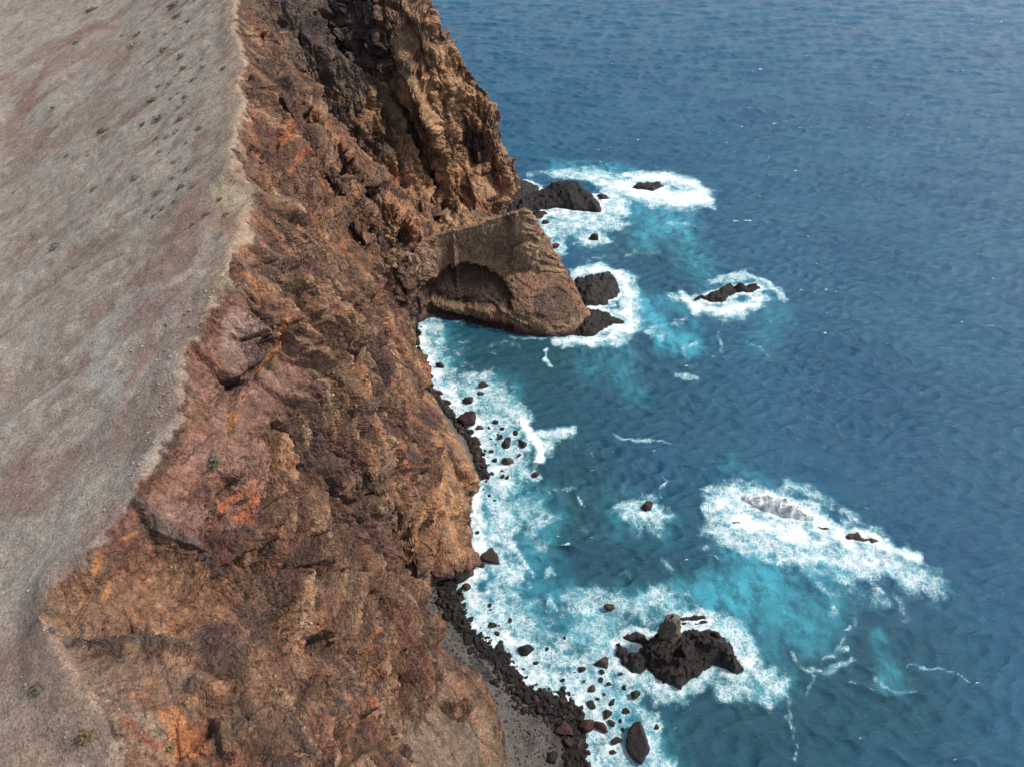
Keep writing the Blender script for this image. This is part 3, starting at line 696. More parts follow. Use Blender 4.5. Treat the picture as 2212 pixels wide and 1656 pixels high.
for pl, r, c, k in [
    ([(60, 230), (110, 130), (160, 75), (210, 55), (250, 62)], 14, C(.20, .11, .08), .7), ([(0, 290), (40, 250), (90, 170)], 28, C(.21, .13, .09), .7), ([(130, 150), (200, 110), (270, 130)], 46, C(.23, .155, .11), .6), ([(60, 210), (30, 320)], 46, C(.22, .145, .105), .5),
    ([(300, 75), (370, 35), (430, 15)], 7, C(.36, .31, .245), .8), ([(380, 40), (350, 70)], 18, C(.24, .15, .12), .5), ([(320, 260), (400, 200)], 26, C(.32, .29, .24), .5), ([(330, 510), (400, 450), (450, 410)], 8, C(.27, .15, .10), .6), ([(130, 540), (230, 470), (300, 400), (420, 300)], 7, C(.33, .30, .26), .5),
    ([(400, 480), (470, 470), (500, 500)], 30, C(.27, .16, .115), .6), ([(480, 410), (520, 430)], 26, C(.36, .30, .20), .7), ([(180, 600), (260, 550)], 6, C(.17, .12, .08), .7), ([(150, 580), (330, 500)], 5, C(.2, .14, .1), .5),
    ([(300, 640), (330, 720), (300, 790)], 22, C(.23, .135, .12), .6), ([(280, 830), (320, 800)], 8, C(.27, .13, .10), .7), ([(380, 640), (400, 700), (350, 760)], 40, C(.235, .165, .15), .5), ([(230, 690), (210, 780), (250, 850)], 34, C(.34, .325, .285), .6), ([(420, 590), (360, 620)], 20, C(.30, .26, .22), .5),
    ([(200, 940), (230, 1000)], 26, C(.18, .15, .13), .6), ([(30, 1010), (50, 1080), (90, 1100)], 34, C(.20, .13, .115), .7), ([(20, 860), (80, 960)], 24, C(.20, .165, .14), .5), ([(20, 680), (60, 600)], 26, C(.30, .28, .245), .5),
    ([(100, 1330), (60, 1380)], 20, C(.19, .15, .12), .5), ([(60, 1560), (180, 1600), (280, 1640)], 40, C(.27, .24, .2), .5)]:
    bh(stroke(pl, r, .7, 1.), c, k)
bh(stroke([(40, 1450), (130, 1520), (250, 1600), (60, 1620)], 120, .8, 1.), C(.235, .165, .12), .85); bh(stroke([(60, 1380), (20, 1440)], 60, .9, 1.), C(.22, .145, .11), .6); bh(stroke([(90, 1300), (130, 1390), (220, 1480), (300, 1570)], 26, .9, 1.), C(.25, .165, .11), .8)
colh *= (1.0)
col = col * (1 - wh[:, None]) + colh * wh[:, None]
# beach
colb = np.tile(C(.12, .105, .095), (len(p), 1)) * (1 + .35 * fbm(p / 1.2, 3, 180))[:, None]
up = sstep(.35, .1, fbm(p / 6, 2, 185))[:, None]
colb = colb * up * .85 + C(.06, .05, .046) * (1 - up)
wet = sstep(1.5, .6, p[:, 2] + .5 * NW[:, 0])[:, None]
colb = colb * (1 - wet) + C(.035, .028, .028) * wet
col = col * (1 - wb[:, None]) + colb * wb[:, None]
col = np.clip(col * (1 + .12 * nC)[:, None], .01, .8)

# ------------------------------------------------------------------ split the sheet into hillside, cliff, headland and beach
idx = np.arange(NR * NC).reshape(NR, NC)
quads = np.stack([idx[:-1, :-1], idx[:-1, 1:], idx[1:, 1:], idx[1:, :-1]], -1).reshape(-1, 4)
fc = p[quads].mean(1); 
keep = p[quads][:, :, 2].max(1) > -1.6
wq = np.stack([1.0 - (wh + wb + whd)[quads].mean(1), wh[quads].mean(1), whd[quads].mean(1), wb[quads].mean(1)], 1)
reg = wq.argmax(1)
col = np.clip(col, .008, .9)
lab = [('cliff', 'craggy red brown sea cliff with orange stains and dark gullies below the grey slope', M_CLIFF),
       ('hillside', 'bare grey brown gravel slope falling away to the left behind the cliff edge', M_SOIL),
       ('headland', 'low tan rock headland with a dark hollow reaching out into the sea beside the cove', M_HEAD),
       ('beach', 'narrow grey and black gravel beach under the cliff at the bottom', M_BEACH)]
LAND = {}
for k, (nm, lb, mt) in enumerate(lab):
    qd = quads[keep & (reg == k)]
    used, inv = np.unique(qd, return_inverse=True)
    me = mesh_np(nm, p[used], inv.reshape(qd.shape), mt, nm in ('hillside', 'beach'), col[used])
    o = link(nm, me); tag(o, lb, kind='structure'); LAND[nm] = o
PL = p.reshape(NR, NC, 3)
def ground(x, y):
    """height of the finished land near (x, y)"""
    j = int(np.clip(np.searchsorted(ys, y), 1, NR - 1)); r = PL[j]
    k = int(np.argmin((r[:, 0] - x) ** 2 + (r[:, 1] - y) ** 2)); return float(r[k, 2])

# ------------------------------------------------------------------ rocks standing in the sea
ISL = []        # (x, y, radius) of every rock, for the foam round it
def islet(name, outline, peaks, mat, res=.4, edge=1.3, amp=1.0, seed=0, parent=None, sink=0.0):
    ol = [P(a, b)[:2] for a, b in outline]
    o = np.array(ol); cx, cy = o.mean(0); 
    x0, y0 = o.min(0) - 2.5; x1, y1 = o.max(0) + 2.5
    pp = densify([(x, y, .7) for x, y in ol] + [(ol[0][0], ol[0][1], .7)], .8)
    pp += [np.array(P(*k)) for k in peaks]
    pp += [np.array([x, y, .5]) for x in (x0 - 4, x1 + 4) for y in (y0 - 4, y1 + 4)]
    z = gblur(tin(pp, x0, x1, y0, y1, res, .5), .9)
    gx_ = x0 + res * np.arange(z.shape[1]); gy_ = y0 + res * np.arange(z.shape[0]); GX_, GY_ = np.meshgrid(gx_, gy_)
    v = np.stack([GX_.ravel(), GY_.ravel(), z.ravel()], 1).astype(np.float32)
    wob = np.stack([vnoise(v / 2.2, 7 + seed), vnoise(v / 2.2, 8 + seed)], 1) * .8
    ins = in_poly(v[:, 0] + wob[:, 0], v[:, 1] + wob[:, 1], ol)
    d = seg_dist(v[:, :2] + wob, np.array(ol + [ol[0]]))
    sd_ = np.where(ins, d, -d)
    qz = v * np.array([1, 1, .8], np.float32)
    hb1, gb1 = blocks(qz / 2.6 + seed, 5 + seed); hb2, gb2 = blocks(qz / 1.1 + seed, 6 + seed)
    rr = ridged(v / 4 + seed, 4, 30 + seed)
    dz = amp * (1.0 * rr * .8 + .9 * hb1 * sstep(0, .12, gb1) + .35 * hb2 * sstep(0, .15, gb2) + .25 * fbm(v / .9, 2, 40 + seed))
    v[:, 2] += dz * sstep(-.5, 1.5, sd_) - 2.6 * (1 - sstep(-edge, edge, sd_)) - sink
    h = np.stack([vnoise(v / 1.5, 51 + seed), vnoise(v / 1.5, 52 + seed)], 1) * .45 * amp
    v[:, :2] += h
    nx_ = z.shape[1]; ix = np.arange(len(v)).reshape(z.shape)
    q_ = np.stack([ix[:-1, :-1], ix[:-1, 1:], ix[1:, 1:], ix[1:, :-1]], -1).reshape(-1, 4)
    q_ = q_[(v[q_][:, :, 2].max(1) > -.8) & (sd_[q_].max(1) > -1.2)]
    used, inv = np.unique(q_, return_inverse=True)
    org = np.array([cx, cy, 0], np.float32)
    m_ = mesh_np(name, v[used] - org, inv.reshape(q_.shape), mat, True)
    ob = link(name, m_); ob.location = org
    if parent is not None:
        ob.parent = parent; ob.location = org - np.array(parent.location)
    ISL.append(ol)
    return ob
def ZA(l): return [(x * .15647 + 1295.6, y * .15647 + 1295.6, *r) for x, y, *r in l]
def ZB(l): return [(x * .2655 + 1468.3, y * .2655 + 1019.2, *r) for x, y, *r in l]
def ZC(l): return [(x * .23427 + 1071., y * .23427 + 362.8, *r) for x, y, *r in l]
def ZD(l): return [(x * .23427 + 1209.2, y * .23427 + 552.8, *r) for x, y, *r in l]

root = bpy.data.objects.new('rock_islet', None); COL.objects.link(root); root.location = P(1460, 1410)
tag(root, 'largest dark rock islet in the surf at the bottom right with an upright stone pillar', 'rock islet')
islet('rock_base', ZA([(300, 505), (360, 455), (430, 425), (520, 435), (600, 480), (645, 555), (700, 520), (800, 500), (880, 500), (1000, 480), (1100, 440), (1300, 425), (1430, 430), (1530, 440), (1620, 490), (1720, 550), (1790, 620),
      (1830, 690), (1870, 790), (1950, 880), (1975, 985), (1900, 1045), (1780, 990), (1640, 910), (1530, 905), (1480, 985), (1350, 1090), (1200, 1150), (1100, 1190), (980, 1180), (850, 1150), (770, 1080),
      (700, 1000), (655, 945), (640, 1030), (560, 1015), (420, 1015), (370, 950), (250, 880), (245, 830), (180, 780), (200, 700), (185, 600), (200, 560), (250, 545), (340, 610), (420, 705), (505, 705), (545, 645), (420, 590), (330, 560)]),
      ZA([(700, 620, 3.6), (800, 540, 3.8), (900, 620, 4.8), (1250, 480, 4.2), (1300, 560, 5.4), (1480, 480, 5.0), (1550, 600, 6.6), (1700, 640, 5.4), (1760, 760, 4.6), (1500, 760, 4.2), (1150, 700, 5.8), (1000, 880, 3.4), (1100, 1040, 2.2), (1300, 950, 1.6), (850, 800, 3.6),
          (480, 820, 2.4), (270, 650, 1.8), (450, 500, 1.8), (1860, 900, 2.6), (600, 780, 2.0), (620, 620, 1.6)]), M_DARK, .26, parent=root, seed=1, amp=1.5)
def pillar():
    nz, na = 40, 56; H = 9.3; v = []
    for i in range(nz + 1):
        t = i / nz
        for k in range(na):
            a = 2 * math.pi * k / na
            rx = 2.5 - 1.0 * t ** .8 + (.5 * (1 - t) ** 3); ry = 1.9 - .7 * t ** .8 + .4 * (1 - t) ** 3
            if i == nz: rx *= .25; ry *= .25
            elif i == nz - 1: rx *= .8; ry *= .8
            v.append((rx * math.cos(a) * (1 + .13 * math.cos(3 * a + .4)) - .7 * t + (-.6 if t < .62 and math.cos(a) < -.3 else 0), ry * math.sin(a), -1 + (H + 1) * t + .6 * t * math.cos(a + .5)))
    v = np.array(v, np.float32)
    n = v - np.array([0, 0, 1], np.float32) * v[:, 2:3]; n /= np.maximum(np.linalg.norm(n, axis=1, keepdims=True), 1e-4)
    qq = v * np.array([1, 1, .35], np.float32)
    hb, gb = blocks(qq / 1.3, 4)
    v += n * (.4 * hb * sstep(0, .12, gb) + .2 * ridged(qq / 1.2, 3, 8) + .08 * fbm(v / .4, 2, 3))[:, None]
    f = [[i * na + k, i * na + (k + 1) % na, (i + 1) * na + (k + 1) % na, (i + 1) * na + k] for i in range(nz) for k in range(na)]
    return mesh_np('rock_pillar', v, f, M_PILLAR, True)
M_PILLAR = wet_rock('tan_pillar_rock', (.10, .085, .06), (.16, .135, .095), (.06, .05, .04), .8)
pb = P(1446, 1374, 3.2)
pl_ = link('rock_pillar', pillar(), root); pl_.location = (pb[0] - root.location[0], pb[1] - root.location[1], 3.0)
pl_['label'] = 'upright tan stone pillar'

def rock(label, outline, peaks, mat, res=.35, **k):
    o = islet('sea_rock', outline, peaks, mat, res, **k); tag(o, label, 'rock'); return o
rock('flat narrow black rock just behind the stone pillar of the largest islet', ZA([(1030, 240), (1100, 205), (1250, 205), (1380, 190), (1470, 205), (1500, 262), (1400, 295), (1250, 312), (1100, 305), (1050, 275)]), ZA([(1100, 240, 2.4), (1200, 245, 2.8), (1300, 240, 2.8), (1420, 235, 2.9)]), M_DARK, .25, seed=2, amp=.6)
rock('large grey reef rock veiled by running white foam in the long surf patch', ZB([(470, 190), (620, 170), (800, 205), (950, 255), (1050, 315), (1110, 375), (1180, 420), (1080, 420), (930, 385), (800, 352), (700, 332), (600, 285), (500, 232)]), ZB([(560, 200, 1.2), (750, 250, 2.6), (880, 290, 3.0), (1000, 340, 2.0)]), M_VEIL, .4, seed=3, edge=2.4)
rock('small brown rock breaking the foam between the veiled reef and the red brown reef', ZB([(1080, 440), (1200, 460), (1248, 490), (1200, 508), (1130, 485)]), ZB([(1180, 475, 1.2)]), M_BROWN, .25, seed=4, amp=.6)
rock('low red brown reef rock at the right end of the long surf patch', ZB([(1308, 518), (1400, 480), (1430, 482), (1500, 530), (1560, 530), (1650, 572), (1580, 588), (1500, 572), (1430, 562), (1360, 572)]), ZB([(1400, 510, 1.7), (1500, 550, .9), (1570, 555, 1.6)]), M_BROWN, .25, seed=5, amp=.7)
rock('tiny dark rock at the left end of the long surf patch', ZB([(395, 395), (480, 393), (502, 422), (430, 420)]), ZB([(450, 405, .9)]), M_DARK, .22, seed=6, amp=.4)
rock('big dark brown rock mound with a rounded top off the foot of the far cliff', ZC([(90, 425), (75, 380), (150, 340), (270, 300), (400, 262), (600, 240), (800, 245), (900, 290), (955, 345), (978, 390), (965, 432), (850, 408), (700, 402), (580, 382), (440, 392), (290, 417), (150, 425)]),
     ZC([(620, 122, 9.3), (735, 126, 8.8), (500, 150, 7.5), (430, 200, 5.5), (330, 250, 3.6), (200, 330, 2.5), (845, 225, 5.5), (890, 300, 3.2), (700, 260, 5.5), (560, 300, 3.), (920, 380, 2.0)]), M_DARK, .45, seed=7, amp=1.1)
rock('low flat black reef shelf joining the far cliff to the dark rock mound', ZC([(20, 118), (90, 98), (180, 108), (290, 130), (390, 175), (420, 250), (300, 290), (150, 350), (60, 360), (20, 250)]), ZC([(100, 170, 1.6), (250, 180, 2.0), (200, 260, 1.6), (90, 300, 1.4)]), M_DARK, .45, seed=8, amp=.7)
rock('small low black rock trailing off the right side of the dark rock mound', ZC([(905, 252), (1000, 248), (1072, 296), (960, 302)]), ZC([(980, 262, 1.8)]), M_DARK, .35, seed=9, amp=.6)
rock('small dark rock alone in the furthest white surf patch', ZC([(1240, 196), (1290, 165), (1380, 155), (1480, 155), (1572, 176), (1500, 202), (1420, 222), (1340, 208)]), ZC([(1310, 140, 2.3), (1380, 136, 2.6), (1490, 142, 2.3)]), M_DARK, .35, seed=10, amp=.7)
rock('low black slab rock just beyond the crest tip of the headland', ZC([(330, 408), (450, 405), (505, 430), (430, 462), (350, 486), (325, 440)]), ZC([(400, 420, 1.8), (380, 455, 1.4)]), M_DARK, .35, seed=11, amp=.6)
rock('grey black fan shaped rock with a pale patch beside the tip of the headland', ZD([(110, 250), (200, 220), (350, 205), (470, 205), (530, 250), (552, 310), (555, 365), (500, 402), (450, 422), (465, 452), (340, 468), (225, 465), (170, 410), (115, 330)]),
     ZD([(170, 230, 3.5), (340, 178, 5.0), (445, 150, 5.6), (500, 230, 4.0), (300, 290, 4.0), (420, 340, 2.6), (250, 400, 2.5), (480, 360, 1.6)]), M_DARK, .4, seed=12)
rock('long low black spit pointing right from the foot of the headland', ZD([(215, 490), (330, 498), (420, 530), (500, 568), (622, 618), (540, 642), (470, 645), (400, 690), (300, 740), (150, 752), (100, 700), (180, 600)]), ZD([(250, 530, 3.4), (350, 560, 2.6), (240, 650, 3.0), (450, 600, 1.4), (560, 620, .9)]), M_DARK, .35, seed=13, amp=.9)
rock('narrow jagged black rock ridge standing alone in its own foam ring', ZD([(1215, 418), (1250, 385), (1340, 368), (1420, 350), (1500, 325), (1560, 290), (1640, 290), (1740, 285), (1820, 280), (1862, 302), (1750, 347), (1620, 345), (1560, 385), (1500, 432), (1400, 432), (1300, 405), (1250, 432)]),
     ZD([(1280, 365, 1.8), (1420, 330, 2.6), (1500, 290, 3.6), (1570, 248, 4.4), (1680, 246, 4.0), (1800, 262, 2.6)]), M_DARK, .35, seed=14, amp=.9)

# ------------------------------------------------------------------ boulders
def ico(sub):
    import bmesh
    b = bmesh.new(); bmesh.ops.create_icosphere(b, subdivisions=sub, radius=1)
    b.verts.ensure_lookup_table()
    v = np.array([x.co[:] for x in b.verts], np.float32); f = np.array([[w.index for w in x.verts] for x in b.faces], np.int32)
    b.free(); return v, f
IC = {k: ico(k) for k in (1, 2, 3, 4)}
def stone_shape(sub, seed, nplanes=11, rough=.07):
    v, f = IC[sub]; r = np.random.default_rng(seed)
    n = r.normal(size=(nplanes, 3)); n /= np.linalg.norm(n, axis=1, keepdims=True)
    d = r.uniform(.55, 1.0, nplanes)
    t = (v @ n.T) / d; k = 30.0
    rad = 1 / (np.log(np.exp(k * np.clip(t, -3, 3)).sum(1)) / k)
    rad = np.clip(rad, .5, 1.5)
    rad = rad * (1 + rough * fbm(v * 2.2 + seed, 3, seed)); 
    o = v * rad[:, None] * np.array([1, r.uniform(.7, .95), r.uniform(.6, .85)])
    return (o / np.abs(o[:, 0]).max()).astype(np.float32), f
BIG = [mesh_np('boulder', *stone_shape(4, 100 + k, rough=.12), M_DARK, True) for k in range(5)]
MID = [mesh_np('boulder', *stone_shape(3, 200 + k), M_DARK, True) for k in range(8)]
BIGB = [m.copy() for m in BIG]; [m.materials.clear() or m.materials.append(M_BROWN) for m in BIGB]
BIGR = [m.copy() for m in BIG]; [m.materials.clear() or m.materials.append(M_RED) for m in BIGR]
MIDB = [m.copy() for m in MID]; [m.materials.clear() or m.materials.append(M_BROWN) for m in MIDB]
MIDR = [m.copy() for m in MID]; [m.materials.clear() or m.materials.append(M_RED) for m in MIDR]
def boulder(px, py, w, label, group=None, kind='D', sink=.35, asp=None, z=None, world=None, r=None):
    i = int(RNG.integers(0, 40))
    if world is None:
        g = P(px, py); r = w * depth_of(g) / FX / 2 * 1.15
        gz = max(0, ground(g[0], g[1])) if g[0] < zlim0(g[1]) else 0
        g = P(px, py, gz + r * .3)
    else:
        g = world; gz = g[2]
    big = r > 2.2
    lst = {'D': (MID, BIG), 'B': (MIDB, BIGB), 'R': (MIDR, BIGR)}[kind][1 if big else 0]
    o = link('boulder', lst[i % len(lst)])
    o.location = (g[0], g[1], gz + r * (.62 - sink))
    sy = RNG.uniform(.8, 1.1) if asp is None else asp
    o.scale = (r, r * sy * 1.1, r * RNG.uniform(1.05, 1.35)); o.rotation_euler = (RNG.uniform(-.3, .3), RNG.uniform(-.3, .3), RNG.uniform(-.5, .5) if asp else RNG.uniform(0, 6.28))
    tag(o, label, 'boulder', group)
    BS.append((g[0], g[1], r)); return o
BS = []
lx_y = gy; 
def zlim0(y): return float(np.interp(y, gy, lastx0)) - .2
def zlim(y): return float(np.interp(y, gy, lastx)) - .2
g1 = 'small dark boulders awash off the cove shore'; l1 = 'small dark boulder awash in the white surf off the cove shore'
g2 = 'small boulders under the orange promontory'; l2 = 'small dark boulder in the surf close under the orange promontory wall'
g3 = 'small boulders off the bottom beach'; l3 = 'small dark boulder in the turquoise surf between the bottom beach and the largest islet'
g4 = 'boulders at the water edge of the bottom beach'; l4 = 'dark boulder at the water edge of the grey bottom beach'
for a in [
    (950, 790, 19, 'dark boulder standing alone in the surf high in the cove, nearest the headland', None, 'D'),
    (1043, 833, 20, 'flat brown boulder off the cove, the further and larger of a touching pair', None, 'B'),
    (1039, 849, 15, 'flat brown boulder off the cove, the nearer and smaller of a touching pair', None, 'B'),
    (1013, 863, 28, 'wide low black boulder in the surf between the brown pair and the big reddish boulder', None, 'D'),
    (947, 849, 18, 'reddish boulder at the water edge where the black cove beach narrows', None, 'R'),
    (962, 869, 22, 'black boulder just below the reddish boulder at the narrowing of the cove beach', None, 'D'),
    (1014, 906, 42, 'biggest reddish brown boulder on the cove shoreline', None, 'R'),
    (1035, 923, 17, 'brown boulder touching the right side of the biggest reddish brown boulder', None, 'B'),
    (1017, 933, 17, 'dark boulder just below the biggest reddish brown boulder', None, 'D'),
    (1113, 934, 16, 'dark oblong boulder at the edge of the white breaking wave off the cove', None, 'D'),
    (1092, 960, 25, 'large dark boulder in the surf left of the breaking wave', None, 'D'),
    (1129, 959, 26, 'large brown boulder half covered by the breaking wave', None, 'B'),
    (1097, 994, 24, 'large round brown boulder in the surf, lowest of the three off the cove', None, 'B'),
    (1155, 1025, 19, 'reddish boulder almost under water outside the surf off the promontory', None, 'R'),
    (1396, 1095, 28, 'dark rock in the middle of a round foam ring out in the bay', None, 'D'),
    (1058, 1203, 42, 'large brown boulder in white foam below the promontory corner', None, 'B'),
    (1040, 1221, 13, 'small dark boulder just under the large brown boulder below the promontory corner', None, 'D'),
    (1008, 1267, 18, 'brown boulder in the surf just below the promontory corner', None, 'B'),
    (1062, 1349, 20, 'upright dark boulder at the edge of the boulder pile on the bottom beach', None, 'D'),
    (1136, 1400, 32, 'large black boulder in open surf above the bottom beach', None, 'D'),
    (1303, 1428, 38, 'large square brown boulder immediately left of the largest islet', None, 'B'),
    (1255, 1445, 18, 'dark boulder with a smaller companion left of the square brown boulder', None, 'D'),
    (1280, 1488, 20, 'brown boulder in the surf straight below the square brown boulder', None, 'B'),
    (1370, 1499, 22, 'upright pointed dark boulder just below the largest islet', None, 'D'),
    (1297, 1569, 31, 'reddish brown boulder at the water edge, right one of two big neighbours', None, 'R'),
    (1267, 1566, 36, 'reddish brown boulder at the water edge, left one of two big neighbours', None, 'R'),
    (1219, 1575, 38, 'flat reddish boulder lying highest up the bottom beach', None, 'R'),
    (1383, 1603, 58, 'largest black boulder, standing in the surf at the bottom right of the beach', None, 'D'),
    (1330, 1600, 26, 'dark boulder just left of the largest black boulder', None, 'D'),
    (1418, 1570, 18, 'lone dark boulder right above the largest black boulder', None, 'D'),
    (1178, 480, 17, 'small dark boulder nearest the crest tip of the headland in the far surf', None, 'D'),
    (1198, 532, 18, 'grey brown boulder in the foam close beside the sloping edge of the headland', None, 'B'),
    (1284, 511, 26, 'dark boulder with a foam tail in the open water beyond the headland', None, 'D'),
    (1315, 1310, 22, 'pale brown boulder just under the foam above the largest islet', None, 'B')]:
    px, py, w, lb, gr, kd = a
    boulder(px, py, w, lb, gr, kd, sink=.3, asp=(1.25 if w == 58 else .9))
for px, py, w in [(1034, 886, 8), (1070, 911, 12), (1056, 923, 8), (1085, 925, 11), (1080, 944, 12), (1098, 947, 14), (1069, 960, 9), (1068, 993, 12), (1121, 982, 11), (1061, 974, 9), (1048, 972, 7), (1055, 1003, 7), (1075, 938, 6), (1052, 988, 6), (1060, 948, 6)]:
    boulder(px, py, w, l1, g1, 'D')
for px, py, w in [(1086, 1029, 13), (1095, 1031, 10), (1084, 1016, 7), (1019, 1063, 11), (1030, 1062, 6), (1044, 1056, 7), (1057, 1070, 9), (1068, 1080, 7), (1004, 1120, 10), (1031, 1150, 12), (1004, 1081, 9), (1033, 1210, 8), (1010, 1100, 7), (1062, 1022, 8), (1050, 1040, 8)]:
    boulder(px, py, w, l2, g2, 'D')
for px, py, w in [(1074, 1367, 14), (1081, 1387, 13), (1158, 1431, 12), (1181, 1400, 11), (1219, 1377, 10), (1216, 1468, 11), (1217, 1486, 17), (1300, 1450, 12), (1340, 1454, 9), (1297, 1467, 11), (1314, 1476, 12), (1348, 1483, 11), (1322, 1516, 19), (1277, 1522, 20),
                  (1312, 1539, 23), (1350, 1536, 19), (1320, 1560, 16), (1323, 1624, 15), (1058, 1305, 9), (1060, 1316, 8), (1078, 1350, 8), (1101, 1340, 13), (1241, 1452, 8), (1262, 1470, 8), (1340, 1555, 9), (1290, 1508, 9), (1305, 1498, 8), (1345, 1575, 10)]:
    boulder(px, py, w, l3, g3, 'D')
for px, py, w in [(997, 1282, 9), (993, 1295, 13), (1017, 1339, 17), (1242, 1603, 20), (1194, 1635, 22), (1225, 1530, 16), (1210, 1515, 14), (1240, 1560, 14), (1258, 1635, 18), (1232, 1625, 14)]:
    boulder(px, py, w, l4, g4, 'D')

# the dark boulder piles along both water edges
def pile(n, line_w, line_f, lo, hi, seed):
    r = np.random.default_rng(seed); a = np.array(line_w); b = np.array(line_f); out = []
    for _ in range(n):
        t = r.uniform(0, 1) * (len(a) - 1); i = min(int(t), len(a) - 2); u = t - i
        w = a[i] * (1 - u) + a[i + 1] * u; f = b[i] * (1 - u) + b[i + 1] * u
        k = -.12 + .85 * r.beta(1.3, 2.6)
        x, y = w * (1 - k) + f * k
        x += r.normal() * .3; y += r.normal() * .3
        out.append((x, y, lo + (hi - lo) * r.beta(1.2, 4.5)))
    return out
sw1 = [P(a, b)[:2] for a, b in [(905, 700), (898, 740), (918, 790), (930, 840), (965, 884), (1004, 928), (1026, 953), (1040, 991), (1048, 1028)]]
sf1 = [P(a, b)[:2] for a, b in [(880, 700), (885, 740), (884, 800), (912, 850), (945, 891), (980, 935), (1005, 968), (1020, 1005), (1030, 1030)]]
sw2 = [P(a, b)[:2] for a, b in [(978, 1250), (988, 1285), (993, 1316), (1019, 1353), (1066, 1400), (1113, 1441), (1144, 1485), (1191, 1500), (1230, 1510), (1255, 1530), (1253, 1588), (1263, 1619), (1275, 1656)]]
sf2 = [P(a, b)[:2] for a, b in [(925, 1262), (905, 1295), (930, 1350), (975, 1385), (1000, 1440), (1035, 1490), (1070, 1530), (1085, 1570), (1130, 1590), (1170, 1600), (1190, 1620), (1200, 1650), (1200, 1700)]]
pl1 = pile(1700, sw1, sf1, .4, 2.0, 5); pl2 = pile(2600, sw2, sf2, .28, 1.6, 6)
rest = []
for lst, nmax, lb, gr in ((pl1, 85, 'black boulder in the dark pile along the cove waterline under the cliff', 'black boulders piled along the cove waterline'),
                          (pl2, 105, 'black boulder in the dark pile along the waterline of the bottom beach', 'black boulders piled along the bottom beach')):
    lst.sort(key=lambda t: -t[2])
    for k, (x, y, r) in enumerate(lst):
        z = max(ground(x, y), -.3) if x < zlim0(y) else -.2
        if k < nmax:
            if lst is pl1: pos_, g_ = (('near the headland', 'top') if y > 190 else ('beside the scattered surf boulders', 'middle') if y > 150 else ('under the orange promontory', 'promontory'))
            else: pos_, g_ = (('just below the promontory corner', 'corner') if y > 98 else ('beside the pale gravel patch', 'gravel') if y > 80 else ('around the reddish boulders', 'bottom edge'))
            sz_ = 'bigger' if k < nmax * .3 else 'small'
            lb = (sz_ + ' black boulder in the cove waterline pile ' if lst is pl1 else sz_ + ' black boulder of the bottom beach pile ') + pos_
            gr = sz_ + (' black boulders of the cove pile, ' if lst is pl1 else ' black boulders of the bottom beach pile, ') + g_
            kd = 'R' if (k % 4 == 0 and lst is pl1) or k % 11 == 0 else 'D'
            boulder(0, 0, 0, lb, gr, kd, sink=.2, world=(x, y, z), r=r)
        else: rest.append((x, y, z + r * .3, r))
# small stones of the beaches
for _ in range(1400):
    i = RNG.integers(0, len(foot) - 21) + 18; u = RNG.uniform(); a = np.array(foot[i]); b = np.array(foot[i + 1]) if i + 1 < len(foot) else a
    f = a * (1 - u) + b * u; x = f[0] + RNG.uniform(-.5, 12) ; y = f[1] + RNG.uniform(-4, 6)
    if 25 < y < 118 and x < zlim0(y):
        z = ground(x, y)
        if .2 < z < 4.5: rest.append((x, y, z + .05, RNG.uniform(.1, .4)))
def stones_mesh(name, lst, mat, seed, sub=2, cols=None):
    r = np.random.default_rng(seed); A = [stone_shape(sub, 300 + seed * 10 + k, 8) for k in range(8)]
    V, F, n = [], [], 0
    for k, (x, y, z, s_) in enumerate(lst):
        v, f = A[k % 8]; a = r.uniform(0, 6.28); c, s2 = math.cos(a), math.sin(a)
        w = v * np.array([1, r.uniform(.7, 1.), r.uniform(.6, 1.)]) * s_
        V.append(np.stack([w[:, 0] * c - w[:, 1] * s2 + x, w[:, 0] * s2 + w[:, 1] * c + y, w[:, 2] + z], 1)); F.append(f + n); n += len(v)
    cv = None if cols is None else np.repeat(np.asarray(cols, np.float32), len(A[0][0]), axis=0)
    return mesh_np(name, np.concatenate(V), np.concatenate(F), mat, False, cv)
big_ = [t for t in rest if t[3] > .42]; sm_ = [t for t in rest if t[3] <= .42]
o = link('beach_boulders', stones_mesh('beach_boulders', big_, M_DARK, 1)); tag(o, 'mass of small black boulders heaped along the waterlines under the cliff', kind='stuff')

o = link('beach_pebbles', stones_mesh('beach_pebbles', sm_, M_DARK, 5, 1)); tag(o, 'small dark stones filling the gaps of the boulder piles and strewn over the gravel', kind='stuff')

# ------------------------------------------------------------------ shrubs and stones on the grey slope
def shrub_mesh(seed, n=150):
    r = np.random.default_rng(seed); V, F = [], []
    for k in range(n):
        d = r.normal(size=3); d[2] = abs(d[2]) * .9; d /= np.linalg.norm(d); rad = r.uniform(.45, 1.0) * (1 + .3 * math.sin(3 * math.atan2(d[1], d[0]) + seed))
        c = d * rad * np.array([1, 1, .6]); s_ = r.uniform(.10, .22)
        a = r.normal(size=3); a /= np.linalg.norm(a); b = np.cross(a, d); b /= max(np.linalg.norm(b), 1e-3)
        i = len(V); V += [c - a * s_, c + b * s_ * .5, c + a * s_, c - b * s_ * .5]; F.append([i, i + 1, i + 2, i + 3])
    return np.array(V), F
def leaf_mat(name, c1, c2):
    N = NT(name); pos = N.n('ShaderNodeNewGeometry').outputs['Position']; rnd = N.n('ShaderNodeObjectInfo').outputs['Random']
    c = N.mix(N.ramp(N.noise(pos, 4., 3), .35, .65), c1, c2)
    s = N.n('ShaderNodeVectorMath', {0: c}, operation='SCALE'); N.lk(N.math('ADD', N.math('MULTIPLY', rnd, .6), .7), s.inputs['Scale'])
    N.lk(s.outputs[0], N.b.inputs['Base Color']); N.b.inputs['Roughness'].default_value = .9
    return N.m
